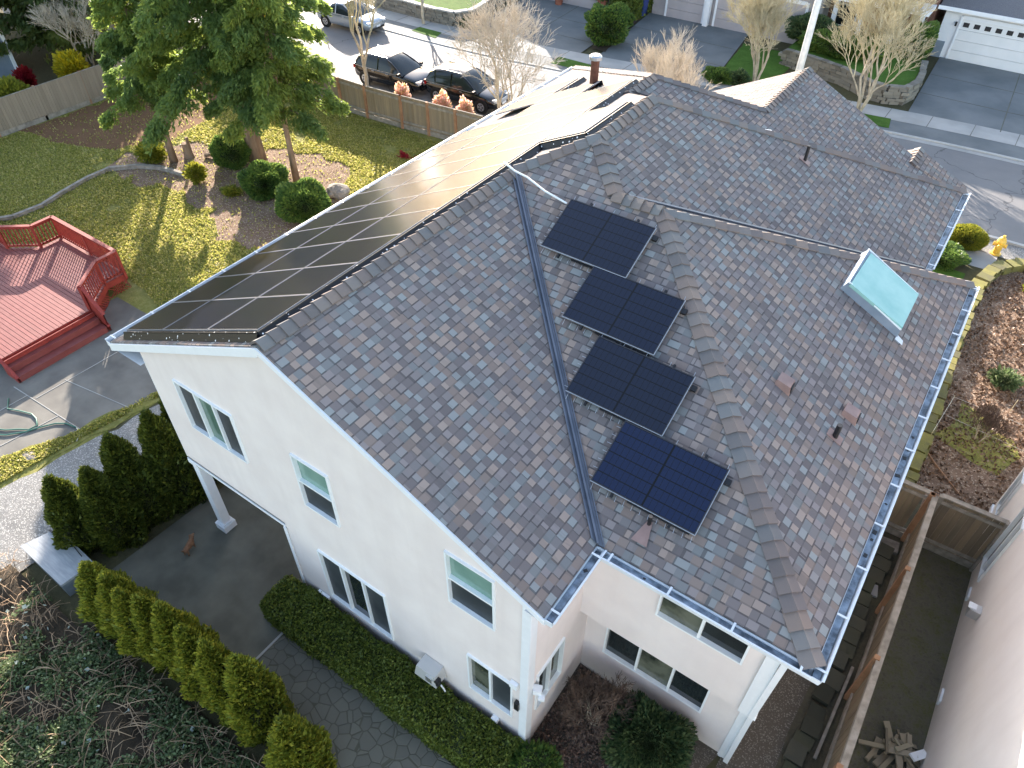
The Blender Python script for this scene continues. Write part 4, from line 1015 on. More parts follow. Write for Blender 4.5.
# ================================================================== VEGETATION
def leaf_mesh(name, C, N, size, m, parent=None, aspect=1.6, spread=.6, seed=1, hue=None):
    """one small blade per point: C centres (n,3), N preferred direction of the long axis (n,3)"""
    r = np.random.default_rng(seed); n = len(C)
    A = N + r.normal(0, spread, (n,3)); A /= np.linalg.norm(A, axis=1)[:,None]
    B = np.cross(A, r.normal(0,1,(n,3))); B /= np.linalg.norm(B, axis=1)[:,None]
    s = size*r.uniform(.6,1.3,(n,1)); A = A*s*aspect*.5; B = B*s*.5
    Vv = np.stack([C-A, C+B*.9-A*.1, C+A, C-B*.9-A*.1], 1).reshape(-1,3)
    me = bpy.data.meshes.new(name); me.vertices.add(4*n); me.vertices.foreach_set('co', Vv.astype(np.float32).ravel())
    me.loops.add(4*n); me.loops.foreach_set('vertex_index', np.arange(4*n, dtype=np.int32))
    me.polygons.add(n); me.polygons.foreach_set('loop_start', np.arange(0,4*n,4, dtype=np.int32)); me.polygons.foreach_set('loop_total', np.full(n,4,np.int32))
    ul = me.uv_layers.new(name='UVMap'); h = r.random(n) if hue is None else np.clip(hue+r.normal(0,.12,n),0,1)
    uv = np.repeat(np.stack([h, r.random(n)],1), 4, 0); ul.data.foreach_set('uv', uv.astype(np.float32).ravel())
    me.materials.append(m); me.update(calc_edges=True); me.validate()
    o = bpy.data.objects.new(name, me); COL.objects.link(o)
    if parent: o.parent = parent
    return o
L_ARB = leafmat('arborvitae', [(.085,.115,.02),(.16,.20,.028),(.25,.275,.035),(.34,.31,.045)], .3)
L_ARBD = leafmat('arborvitae_dark', [(.035,.055,.012),(.065,.09,.016),(.10,.13,.02),(.15,.17,.025)], .25)
L_CON = leafmat('conifer', [(.065,.12,.04),(.11,.185,.055),(.17,.25,.06),(.27,.32,.06)], .55)
L_CON2 = leafmat('conifer_yellowish', [(.08,.14,.045),(.135,.21,.055),(.20,.27,.06),(.30,.34,.07)], .5)
L_PINE = leafmat('pine_dark', [(.05,.085,.03),(.085,.13,.04),(.13,.175,.045),(.21,.23,.05)], .5)
L_BOX = leafmat('box_hedge', [(.06,.09,.02),(.10,.145,.028),(.145,.195,.035),(.20,.235,.045)], .3)
L_BUSH = leafmat('glossy_shrub', [(.045,.10,.03),(.08,.16,.04),(.13,.22,.05),(.20,.27,.06)], .35, .35)
L_YEL = leafmat('yellow_shrub', [(.30,.28,.02),(.5,.42,.03),(.65,.52,.03),(.2,.24,.04)], .45)
L_YG = leafmat('yellow_green', [(.10,.13,.02),(.20,.22,.03),(.33,.31,.04)], .35)
L_BRAM = leafmat('bramble', [(.05,.085,.035),(.09,.145,.06),(.145,.20,.09),(.26,.30,.17)], .3)
L_RHODO = leafmat('dark_shrub', [(.03,.065,.03),(.055,.105,.045),(.09,.14,.06),(.13,.17,.07)], .25, .4)
L_PINK = leafmat('red_tip_shrub', [(.36,.34,.14),(.62,.36,.30),(.78,.52,.48),(.50,.42,.22)], .4)
L_GREY = leafmat('grey_twigs', [(.16,.16,.14),(.25,.25,.22),(.30,.29,.20)], .3)
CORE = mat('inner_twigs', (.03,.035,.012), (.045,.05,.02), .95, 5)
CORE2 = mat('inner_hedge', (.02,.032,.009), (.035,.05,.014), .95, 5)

def sample_profile(R, h, n, seed, lob=.22, pw=.85, sq=1.):
    """points and outward normals on a lumpy column: widest low, pointed top"""
    r = np.random.default_rng(seed); t = r.random(n)**.9; a = r.uniform(0,2*pi,n)
    rad = R*np.power(np.clip(1-t**1.7,0,1), pw)*(.72+.28*np.minimum(1,t*4))
    lump = 1+lob*np.sin(a*3+t*5+seed)*np.cos(t*9+seed*2)+lob*.6*np.sin(a*5-t*13+seed)
    rad = rad*lump
    C = np.stack([rad*np.cos(a), rad*np.sin(a)*sq, t*h], 1)
    N = np.stack([np.cos(a), np.sin(a), np.full(n,1.3)], 1); return C, N
def make_arb(seed, label, loc, R, h, m, n=6500, size=.055, group=None):
    t = thing('arborvitae', label, 'conifer', loc, group=group)
    C, N = sample_profile(R, h, n, seed); r = np.random.default_rng(seed+5); C += r.normal(0,.028,C.shape)
    leaf_mesh('foliage', C, N, size, m, t, 2.2, .45, seed)
    b = MB(); prof = [(R*.66*max(.02,(1-(k/9)**1.7))**.85*(.72+.28*min(1,k/9*4)), k/9*h*.96) for k in range(10)]
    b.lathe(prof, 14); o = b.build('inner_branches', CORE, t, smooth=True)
    for v in o.data.vertices:
        a = atan2(v.co.y, v.co.x); tt = v.co.z/h; f = 1+.16*sin(a*3+tt*5+seed)*cos(tt*9+seed*2); v.co.x *= f; v.co.y *= f
    b = MB(); b.tube([(0,0,-.05),(0,0,h*.5)], [.05,.02]); b.build('trunk', M['bark'], t)
    return t
ROWG = 'row of clipped conifers along the stamped patio'
rowspec = [(-13.30,-4.45,.50,1.75,'light green conifer at the upper end of the row, beside the grey storage box'),
 (-12.62,-4.38,.50,1.85,'second conifer of the row, counting from the grey storage box'),(-11.98,-4.45,.44,1.95,'third conifer of the row, counting from the grey storage box'),
 (-11.45,-4.32,.45,2.0,'fourth conifer of the row, counting from the grey storage box'),(-10.85,-4.20,.48,2.1,'fifth conifer of the row, counting from the grey storage box'),
 (-10.10,-4.25,.46,2.1,'sixth conifer of the row, counting from the grey storage box'),(-9.38,-4.22,.46,2.2,'seventh conifer of the row, counting from the grey storage box'),
 (-8.55,-4.12,.52,2.35,'large conifer next to last in the row, toward the bottom edge'),(-7.15,-4.35,.50,2.1,'last conifer of the row, cut by the bottom edge')]
protos = []
for i, (x, y, R, h, lab) in enumerate(rowspec):
    if i < 3: t = make_arb(3+i*4, lab, (x,y,0), .47, 2.0, L_ARB, 9000, .05, ROWG); protos.append(t); t.scale = (R/.43,R/.43,h/1.58); t.rotation_euler.z = i
    else: dup(protos[i % 3], (x,y,0), i*1.7, (R/.43,R/.43,h/1.58), lab, ROWG)
WG = 'tall dark conifers beside the covered patio'
wspec = [(-15.75,-3.65,.62,2.6,'lowest dark conifer of the dark clump by the patio, just above the grey storage box'),(-15.15,-3.05,.62,2.75,'second dark conifer of the dark clump by the patio from the grey storage box'),
 (-15.25,-2.25,.70,3.1,'third dark conifer of the dark clump by the patio from the grey storage box'),(-14.95,-1.35,.66,3.3,'fourth dark conifer of the dark clump by the patio from the grey storage box'),
 (-15.25,-.55,.66,3.35,'fifth dark conifer of the dark clump by the patio, partly behind the house corner'),(-15.35,.45,.6,3.5,'last dark conifer of the dark clump by the patio, behind the house corner')]
for i, (x, y, R, h, lab) in enumerate(wspec):
    if i == 0: pw = make_arb(31, lab, (x,y,0), R, h, L_ARBD, 14000, .058, WG)
    elif i == 2: pw2 = make_arb(37, lab, (x,y,0), R, h, L_ARBD, 16000, .058, WG)
    else:
        s = pw if i % 2 else pw2 if i > 2 else pw; bR, bh = (.62,2.6) if s is pw else (.70,3.1)
        dup(s, (x,y,0), i*2.1, (R/bR,R/bR,h/bh), lab, WG)

# clipped hedge under the gable wall
hd = thing('hedge', 'long low clipped green hedge along the foot of the gable wall', 'hedge', (-7.2,-2.05,0))
n = 34000; r = np.random.default_rng(5); L, Wd, H = 6.6, .95, .72
f = r.random(n); C = np.zeros((n,3)); N = np.zeros((n,3))
top = f < .5; sd_ = ~top
C[top] = np.stack([r.uniform(-L/2,L/2,top.sum()), r.uniform(-Wd/2,Wd/2,top.sum()), np.full(top.sum(),H)],1); N[top] = (0,0,1)
k = sd_.sum(); ss = np.where(r.random(k)<.5,-1,1); C[sd_] = np.stack([r.uniform(-L/2,L/2,k), ss*Wd/2, r.uniform(0,H,k)],1); N[sd_] = np.stack([np.zeros(k),ss,np.full(k,.6)],1)
en = r.random(n) < .06; C[en,0] = np.where(r.random(en.sum())<.5,-L/2,L/2); C[en,2] = r.uniform(0,H,en.sum()); C[en,1] = r.uniform(-Wd/2,Wd/2,en.sum())
wv = np.sin(C[:,0]*2.1)*.05+np.sin(C[:,0]*5.3+C[:,1]*4)*.04+np.sin(C[:,0]*11+C[:,1]*9)*.025; C[:,2] *= 1+wv; C[:,1] *= 1+wv*.8
edge = np.minimum(1, (Wd/2-np.abs(C[:,1])+.03)/.14); C[:,2] -= (1-np.clip(edge,0,1))*.10*(C[:,2]>.5)
C += r.normal(0,.022,C.shape); leaf_mesh('foliage', C, N, .045, L_BOX, hd, 1.6, .8, 6)
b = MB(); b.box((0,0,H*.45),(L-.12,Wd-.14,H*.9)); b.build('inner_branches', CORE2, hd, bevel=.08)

def bush(name, label, cat, loc, rx, ry, h, m, n, size, seed=1, group=None, aspect=1.5, lob=.15, spread=.7, core=CORE2, flat=1.0, dens=.05, cz=.5):
    t = thing(name, label, cat, loc, group=group); r = np.random.default_rng(seed)
    D = r.normal(0,1,(n,3)); D /= np.linalg.norm(D,axis=1)[:,None]
    lump = 1+lob*np.sin(D[:,0]*5+seed)*np.cos(D[:,1]*4+seed*2)+lob*.7*np.sin(D[:,2]*7+D[:,0]*6+seed)
    rr = (1-np.abs(r.normal(0,dens,n)))*lump
    C = D*rr[:,None]*np.array([rx,ry,h*cz])+np.array([0,0,h*cz]); C[:,2] = np.maximum(C[:,2], .02)
    leaf_mesh('foliage', C, D+np.array([0,0,.4]), size, m, t, aspect, spread, seed)
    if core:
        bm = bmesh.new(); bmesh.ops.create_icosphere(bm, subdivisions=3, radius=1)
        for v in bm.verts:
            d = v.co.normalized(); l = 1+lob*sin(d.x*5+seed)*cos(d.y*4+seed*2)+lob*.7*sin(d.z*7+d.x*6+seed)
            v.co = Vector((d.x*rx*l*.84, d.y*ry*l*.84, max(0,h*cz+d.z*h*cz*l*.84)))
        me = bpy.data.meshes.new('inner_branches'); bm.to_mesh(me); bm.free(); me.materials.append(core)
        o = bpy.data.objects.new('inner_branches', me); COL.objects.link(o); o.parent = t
    return t
bush('round_shrub','large round glossy green shrub nearest the solar array','shrub',(-22.9,10.6,0),1.05,1.0,1.45,L_BUSH,9000,.10,2)
bush('round_shrub','middle green shrub of three between the conifer trunk and the array','shrub',(-25.75,11.0,0),.95,.9,1.25,L_BUSH,8000,.10,3)
bush('round_shrub','darker green shrub just left of the big conifer trunk','shrub',(-28.9,11.9,0),.85,.8,1.35,L_BUSH,6500,.09,4)
bush('small_shrub','small sparse yellow-green shrub standing alone in the bark bed','shrub',(-28.9,9.9,0),.45,.45,.95,L_YG,1500,.09,5,core=None,dens=.35)
bush('small_shrub','scruffy yellow-green shrub at the end of the timber edging','shrub',(-32.2,10.0,0),.8,.6,.85,L_YG,2600,.09,6,core=None,dens=.35)
bush('small_shrub','tiny low green tuft left of the middle round shrub','shrub',(-26.9,10.1,0),.5,.4,.3,L_YG,700,.08,7,core=None,dens=.3)
bush('clipped_shrub','clipped yellow-green box shrub between path and road at right','shrub',(-.25,24.2,0),.72,.62,.85,L_YG,7000,.07,8,lob=.04)
bush('clipped_shrub','flat green shrub beside the front path under the roof corner','shrub',(-.85,22.6,0),.85,.8,.6,L_BUSH,5000,.08,9)
bush('corner_shrub','small mixed green shrub at the foot of the house corner','shrub',(-3.35,-1.75,0),.55,.5,.85,L_BUSH,3600,.07,10,dens=.15)
gs = bush('evergreen_shrub','wide dark evergreen shrub with one red tip below the ground-floor windows','shrub',(-1.75,-.10,0),.80,.72,1.35,L_RHODO,13000,.07,11,dens=.14,lob=.22)
r = np.random.default_rng(3); C = r.normal(0,.09,(260,3))*np.array([1.3,1,.7])+np.array([.42,-.62,.75]); leaf_mesh('red_tip', C, np.tile([0,0,1.],(260,1)), .07, leafmat('red_new_leaves',[(.30,.03,.02),(.42,.07,.03)],.3), gs, 2, .7, 2)
bush('garden_shrub','rounded two-tone green shrub on the verge between the two wide drives','shrub',(-23.0,35.6,0),1.35,1.2,2.1,L_BUSH,7500,.13,12,lob=.24,dens=.12)
bush('garden_shrub','low dark shrub at the foot of the tall hedge over the road','shrub',(-23.6,38.6,0),.7,.7,1.0,L_BUSH,2500,.12,13)
bush('garden_shrub','low green shrub on the verge behind the front gable, beyond the road','shrub',(-14.9,34.0,0),.9,.6,.7,L_BUSH,2500,.12,14)
bush('garden_shrub','small brownish shrub on the verge behind the front gable','shrub',(-13.8,34.2,0),.5,.5,.8,L_RHODO,1500,.10,15)
bush('planter_shrub','spreading green shrub along the top of the right planter wall','shrub',(-10.5,40.0,.78),2.3,1.1,1.0,L_BUSH,6500,.13,16)
bush('planter_shrub','dark shrub at the left end of the right planter','shrub',(-12.4,41.3,.78),1.5,1.3,1.3,L_RHODO,4500,.13,17)
bush('planter_shrub','green shrub beside the stone post of the white garage','shrub',(-6.7,42.6,.78),.8,1.8,1.6,L_BUSH,4500,.13,18)
bush('planter_shrub','small shrub at the base of the left planter wall','shrub',(-31.6,33.0,0),.6,.45,.55,L_RHODO,1200,.10,19)
th = thing('tall_hedge','tall dark clipped hedge between the two garages over the road','hedge',(-24.4,41.8,0))
n = 15000; r = np.random.default_rng(9); C = np.stack([r.uniform(-1.0,1.0,n), r.uniform(-1.5,1.8,n), r.uniform(0,3.0,n)],1); q = r.random(n)
C[q<.33,2] = 3.0; m_ = (q>=.33)&(q<.7); C[m_,1] = -1.5; m2 = q>=.7; C[m2,0] = np.where(r.random(m2.sum())<.5,-1.,1.); C += r.normal(0,.04,C.shape)
leaf_mesh('foliage', C, np.tile([0,0,1.],(n,1)), .12, L_BOX, th, 1.6, .8, 4); b = MB(); b.box((0,.15,1.45),(1.85,3.15,2.9)); b.build('inner_branches', CORE2, th)
for i, (x, y, lab) in enumerate(((-26.0,20.25,'pink and white flowering shrub behind the fence, left of the three'),(-23.6,20.5,'orange-pink red-tip shrub behind the fence, middle of the three'),(-22.3,20.6,'pink red-tip shrub behind the fence, right of the three'))):
    bush('flowering_shrub', lab, 'shrub', (x,y,0), .42,.42,1.75, L_PINK, 2400, .10, 20+i, core=None, dens=.3, group='pink shrubs behind the fence')
bush('berry_bush','small crimson shrub beyond the left fence by the blue-grey house','shrub',(-44.2,11.0,0),.5,.5,1.3,L_RHODO if False else M['redflower'],1500,.12,25,core=None,dens=.3)
for i,(x,y,rx,h,mm,lab) in enumerate(((-41.3,4.2,1.1,1.8,L_BUSH,'green shrub behind the left fence, near the picture edge'),(-41.4,6.6,1.2,1.9,L_BUSH,'green shrub behind the left fence, second from the picture edge'),(-41.5,9.0,1.2,1.9,L_YG,'lighter green shrub behind the left fence below the crimson shrub'),
    (-42.6,12.8,1.0,1.9,L_YEL,'yellow-flowering shrub above the left fence'),(-43.5,17.6,1.3,4.6,L_YEL,'tall yellow-flowering shrub at the upper left, under the conifer limbs'),(-38.6,15.2,1.3,1.5,L_YEL,'low yellow-green shrub inside the fence corner'),
    (-39.0,21.2,1.6,3.6,L_YEL,'yellow-flowering shrub behind the trees by the road'),(-47,15.5,1.6,3,L_BUSH,'green shrub between the far left house and the trees'))):
    bush('garden_bush', lab, 'shrub', (x,y,0), rx, rx*.8, h, mm, 3200, .15, 30+i, core=None, dens=.35)

# ---- conifers with drooping sprays
def conifer(name, label, loc, h, h0, Rmax, m, nb=70, per=650, size=.15, tr=.3, seed=1, lean=(0,0), droop=.35, shape=.8, limb=True, cat='tree', asym=0, asyma=0):
    t = thing(name, label, cat, loc); r = np.random.default_rng(seed); rd = random.Random(seed)
    b = MB(); b.tube([(lean[0]*k/8*h, lean[1]*k/8*h, h*k/8) for k in range(9)], [tr*(1.25 if k == 0 else 1-.9*k/8) for k in range(9)], 10); b.build('trunk', M['bark'], t, smooth=True)
    CC = []; NN = []; HH = []; lb = MB()
    for i in range(nb):
        if rd.random() < .10: continue
        f = (i+rd.random())/nb; z = h0+(h-h0)*f; a = i*2.39996+rd.uniform(-.3,.3)
        Lb = Rmax*(1-f)**shape*rd.uniform(.65,1.12)*(1+asym*cos(a-asyma))+.25
        if f < .12: Lb *= rd.uniform(.7,1)
        d = np.array([cos(a),sin(a),0]); s = np.array([-sin(a),cos(a),0]); org = np.array([lean[0]*z, lean[1]*z, z])
        k = int(per*(Lb/Rmax)**1.2)+60; tt = r.random(k)**.62; w = (.26*Lb*(1-tt)**.8+.12)
        sd2 = r.uniform(-1,1,k)*w; dz = .22*tt*Lb-droop*tt**2*Lb*1.2-np.abs(sd2)*.35-r.random(k)**2*.35
        # break sprays into clumps
        cl = np.sin(tt*Lb*5+i)*.5+.5; keep = r.random(k) < .10+.80*cl
        P_ = org+d*(tt*Lb)[:,None]+s*sd2[:,None]+np.array([0,0,1])*dz[:,None]; P_ += r.normal(0,.05,P_.shape)
        dirn = d*.8+s*np.sign(sd2)[:,None]*.6+np.array([0,0,-.55])
        CC.append(P_[keep]); NN.append(dirn[keep]); HH.append(np.full(keep.sum(), rd.uniform(.2,.75)))
        if limb and i % 2 == 0: lb.tube([tuple(org), tuple(org+d*Lb*.4+np.array([0,0,.03*Lb])), tuple(org+d*Lb*.7+np.array([0,0,-.12*Lb]))], [tr*.12+.01,.02,.008], 4, False)
    leaf_mesh('crown', np.concatenate(CC), np.concatenate(NN), size, m, t, 2.4, .45, seed, hue=np.concatenate(HH))
    if lb.v: lb.build('limbs', M['bark'], t)
    return t
conifer('conifer','tall green conifer with the thickest bare trunk on the back lawn',(-28.45,12.85,0),17,4.3,5.0,L_CON,120,4600,.088,.34,2,(-.012,.0),.38)
conifer('conifer','slim yellow-green conifer right of the thick trunk',(-25.5,12.5,0),13,3.2,2.8,L_CON2,85,2900,.085,.13,3,(-.03,.03),.3)
conifer('conifer','dark green conifer with a leaning trunk left of the thick one',(-31.4,10.5,0),9.0,3.0,2.2,L_CON,60,2400,.085,.15,4,(-.01,.02),.35)
conifer('conifer','dark pine at the top left corner beyond the left fence',(-46.5,14.5,0),13,1.2,5.2,L_PINE,80,2000,.15,.3,5,(0,0),.1,.5)
conifer('conifer','dark evergreen behind the blue-grey house at top left',(-52,12.5,0),12,2,4.0,L_PINE,55,800,.22,.3,6,(0,0),.2,.6)

conifer('conifer','dark spreading pine farther beyond the left fence, behind the grey leafless tree',(-50.0,19.5,0),12,1.0,4.6,L_PINE,70,1500,.17,.28,9,(0,0),.15,.5)
# ---- leafless trees
def bare_tree(name, label, loc, h, spread, m, seed=1, trunk=.09, depth=6, fork=.9, nbr=3, up=.35, lo=.25, nstem=1, twig=.0075, group=None):
    t = thing(name, label, 'tree', loc, group=group); rd = random.Random(seed); tb = MB(); bb = MB()
    def grow(p, d, L, r, k):
        q = p+d*L; mid = p+d*L*.5+Vector((rd.uniform(-1,1),rd.uniform(-1,1),rd.uniform(-1,1)))*L*.06
        (tb if k >= depth-1 else bb).tube([p, mid, q], [r, r*.85, r*.7], 6 if k >= depth-1 else 3, False)
        if k == 0: return
        n = nbr+(1 if rd.random() < .35 else 0)
        for i in range(n):
            a = rd.uniform(0,2*pi); s = spread*rd.uniform(.5,1.15)
            o = d.orthogonal().normalized(); o2 = d.cross(o); v = (d+(o*cos(a)+o2*sin(a))*s+Vector((0,0,up))).normalized()
            grow(q if i < 2 else p+d*L*rd.uniform(.5,.95), v, L*rd.uniform(.62,.86), max(twig, r*.62), k-1)
    for s in range(nstem):
        a = 2*pi*s/nstem+rd.random(); d = Vector((cos(a)*.22*(nstem>1), sin(a)*.22*(nstem>1), 1)).normalized()
        grow(Vector((cos(a)*.06,sin(a)*.06,-.03))*(nstem>1), d, h*lo, trunk/(1 if nstem == 1 else 1.4), depth)
    tb.build('trunk', M['pale_bark'], t, smooth=True); bb.build('twigs', m, t)
    return t
bare_tree('bare_tree','leafless tree between the fence and the left black car',(-29.4,21.2,0),7.4,.7,M['twig'],11,.12,6,lo=.27)
bare_tree('bare_tree','leafless spreading tree in front of the right black car',(-20.9,21.7,0),7.6,.8,M['twigp'],12,.10,6,nstem=3,lo=.25,up=.2)
bare_tree('bare_tree','pale twiggy tree rising from behind the upper roof ridge',(-13.6,24.2,0),6.4,.55,M['twigp'],13,.10,6,nstem=3,lo=.24)
bare_tree('bare_tree','bushy leafless tree on the small lawn left of the lamp pole',(-13.2,35.2,0),6.4,.75,M['twig'],14,.11,6,nstem=4,lo=.24)
bare_tree('bare_tree','largest bushy leafless tree, by the block planter right of the lamp pole',(-7.3,34.4,0),7.6,.72,M['twig'],23,.12,6,nstem=4,lo=.25,nbr=3)
bare_tree('bare_tree','leafless tree beside the silver car on the far kerb',(-34.2,31.6,0),5.5,.62,M['twigp'],16,.10,6,lo=.25)
bare_tree('bare_tree','grey leafless tree beyond the left fence corner',(-41.5,16.5,0),7.5,.8,M['twigp'],17,.10,6,nstem=3,lo=.25)
bare_tree('bare_tree','grey leafless tree just outside the left fence below the dark pine',(-43.6,14.2,0),6,.8,M['twigp'],27,.09,6,nstem=3,lo=.24)
bare_tree('bare_tree','thin leafless sapling inside the left fence corner',(-37.0,13.6,0),3.6,.6,M['twigp'],18,.05,5,nstem=3,lo=.26)
bare_tree('bare_shrub','leafless brown shrub in the sheltered corner below the ground-floor windows',(-2.95,-.15,0),1.7,.8,M['stem'],19,.022,5,nstem=6,lo=.27,up=.12,twig=.005)
bare_tree('bare_shrub','pale leafless twiggy plant in the bark bed at the right edge',(3.0,19.4,0),1.8,.7,M['twig'],20,.03,4,nstem=3,lo=.3,twig=.008)
bare_tree('bare_shrub','leafless twiggy plant by the pale neighbour wall in the bark bed',(2.2,13.3,0),1.5,.7,M['stem'],21,.025,5,nstem=4,lo=.26,twig=.006)
bush('garden_bush','small green plant in the bark bed near the right edge','shrub',(2.4,16.4,0),.5,.5,.5,L_BRAM,900,.09,51,core=None,dens=.4)
bush('garden_bush','yellow-green tuft in the bark bed near the top of the edging','shrub',(2.5,22.3,0),.4,.4,.4,L_YG,700,.09,52,core=None,dens=.4)

# ---- bramble thicket: uncountable
BP = [(-17.6,-9),(-16.6,-5.1),(-14.3,-5.15),(-12.2,-4.95),(-9,-4.85),(-6.4,-4.8),(-6.4,-9)]
def bh(x, y):
    e = min(1, max(0, (-4.75-y)/.9)); return e*(.30+.35*max(-.6,nz(x,y,.9,5))+.14*nz(x,y,2.7,2))+.02
tag(patch_grid('thicket_ground', -18, -6, -10, -4.7, .2, lambda x,y: pip(x,y,BP), bh, M['soil'], kind='structure', z0=.0))
def scatter(n, seed):
    r = np.random.default_rng(seed); P_ = []
    while len(P_) < n:
        x = r.uniform(-18,-6.3); y = r.uniform(-9,-4.8)
        if pip(x,y,BP): P_.append((x,y))
    return P_, r
pts, r = scatter(95000, 3); C = []; keepp = []
for x, y in pts:
    dens = nz(x,y,.75,8)+nz(x,y,2.2,4)*.6-(.34 if x < -14.0 else 0)-(.25 if x<-15.2 else 0)
    if r.random() < .5+dens*1.6: C.append((x,y,bh(x,y)+abs(r.normal(0,.10))+.03))
C = np.array(C); bl = leaf_mesh('bramble_leaves', C, np.tile([0,0,.3],(len(C),1)), .058, L_BRAM, None, 1.25, 1.0, 7)
tag(bl, 'tangled green bramble leaves filling the bottom left corner', 'brambles', kind='stuff')
pts, r = scatter(2600, 4); b = MB(); rd = random.Random(5)
for x, y in pts[:1500]:
    L = rd.uniform(.25,.9); a = rd.uniform(0,2*pi) if x > -14 else rd.gauss(2.6,.6); z = bh(x,y); hgt = rd.uniform(.05,.3)
    q = [(x+cos(a)*L*k/3, y+sin(a)*L*k/3, max(bh(x+cos(a)*L*k/3, y+sin(a)*L*k/3), z)*.8+.02+hgt*sin(pi*k/3)+.05) for k in range(4)]
    b.tube(q, rd.uniform(.004,.010), 3, False)
tag(b.build('bramble_canes', M['canes'] if 'canes' in M else mat('dry_canes',(.20,.13,.08),(.40,.28,.18),.9,3)), 'dry brown bramble canes tangled among the leaves at bottom left', 'brambles', kind='stuff')
C = np.array([(x,y,bh(x,y)+.16) for x,y in scatter(130,9)[0]]); tag(leaf_mesh('pale_leaves', C, np.tile([0,0,.2],(len(C),1)), .10, leafmat('pale_underside',[(.35,.42,.38),(.5,.55,.5)],.2), None, 1.2, 1., 8), 'pale upturned leaves scattered over the brambles', 'leaves', kind='stuff')

# grass tufts give the lawns a rough nap
def tufts(name, n, poly, seed, size, m, label, z=.02, thr=-.1):
    r = np.random.default_rng(seed); xs_ = [p[0] for p in poly]; ys_ = [p[1] for p in poly]; C = []
    while len(C) < n:
        x = r.uniform(min(xs_),max(xs_)); y = r.uniform(min(ys_),max(ys_))
        if pip(x,y,poly) and not (name == 'grass' and r.random() > .06 and (pip(x,y,MULCH) or pip(x,y,NEED))) and nz(x,y,.55,6)+.5*nz(x,y,2.1,1) > thr+r.normal(0,.15): C.append((x,y,z+r.random()*.05))
    C = np.array(C); return tag(leaf_mesh(name, C, np.tile([0,0,1.],(n,1)), size, m, None, 1.5, .9, seed), label, 'grass', kind='stuff')
GR = leafmat('grass_blades', [(.15,.18,.04),(.27,.29,.065),(.40,.38,.11),(.54,.48,.22)], .45)
tufts('grass', 170000, [(-40,-4),(-29,4),(-24,3.7),(-22,3.2),(-18.5,4),(-14.6,12),(-14.6,19),(-40,19)], 1, .06, GR, 'rough patchy winter grass of the back lawn', thr=-.55)
tufts('grass', 9000, [(-22.5,-6.0),(-19.5,-4.2),(-19.2,-1.6),(-18.9,.3),(-18.5,2),(-19.1,.6),(-19.6,-1.8),(-20.5,-3.8),(-22.8,-4.6)], 2, .05, GR, 'mossy yellow grass between old patio slabs and gravel', z=.03, thr=-.4)
tufts('leaf_litter', 5200, [(-3.85,-1.6),(-2.3,-1.2),(-1.9,.75),(-3.8,.75)], 3, .05, leafmat('dead_leaves',[(.10,.06,.045),(.20,.13,.10),(.30,.22,.18)],.1), 'dead leaves littering the sheltered corner bed', z=.04, thr=-.6)
tufts('wood_chips', 9000, [(.9,10.5),(3,10.5),(5,14),(5.5,22),(2.4,23.6),(1.2,22.6),(.8,20)], 4, .07, leafmat('chips',[(.10,.055,.035),(.20,.12,.075),(.36,.25,.17)],.0), 'bark chips covering the bed inside the mossy edging', z=.025, thr=-.6)

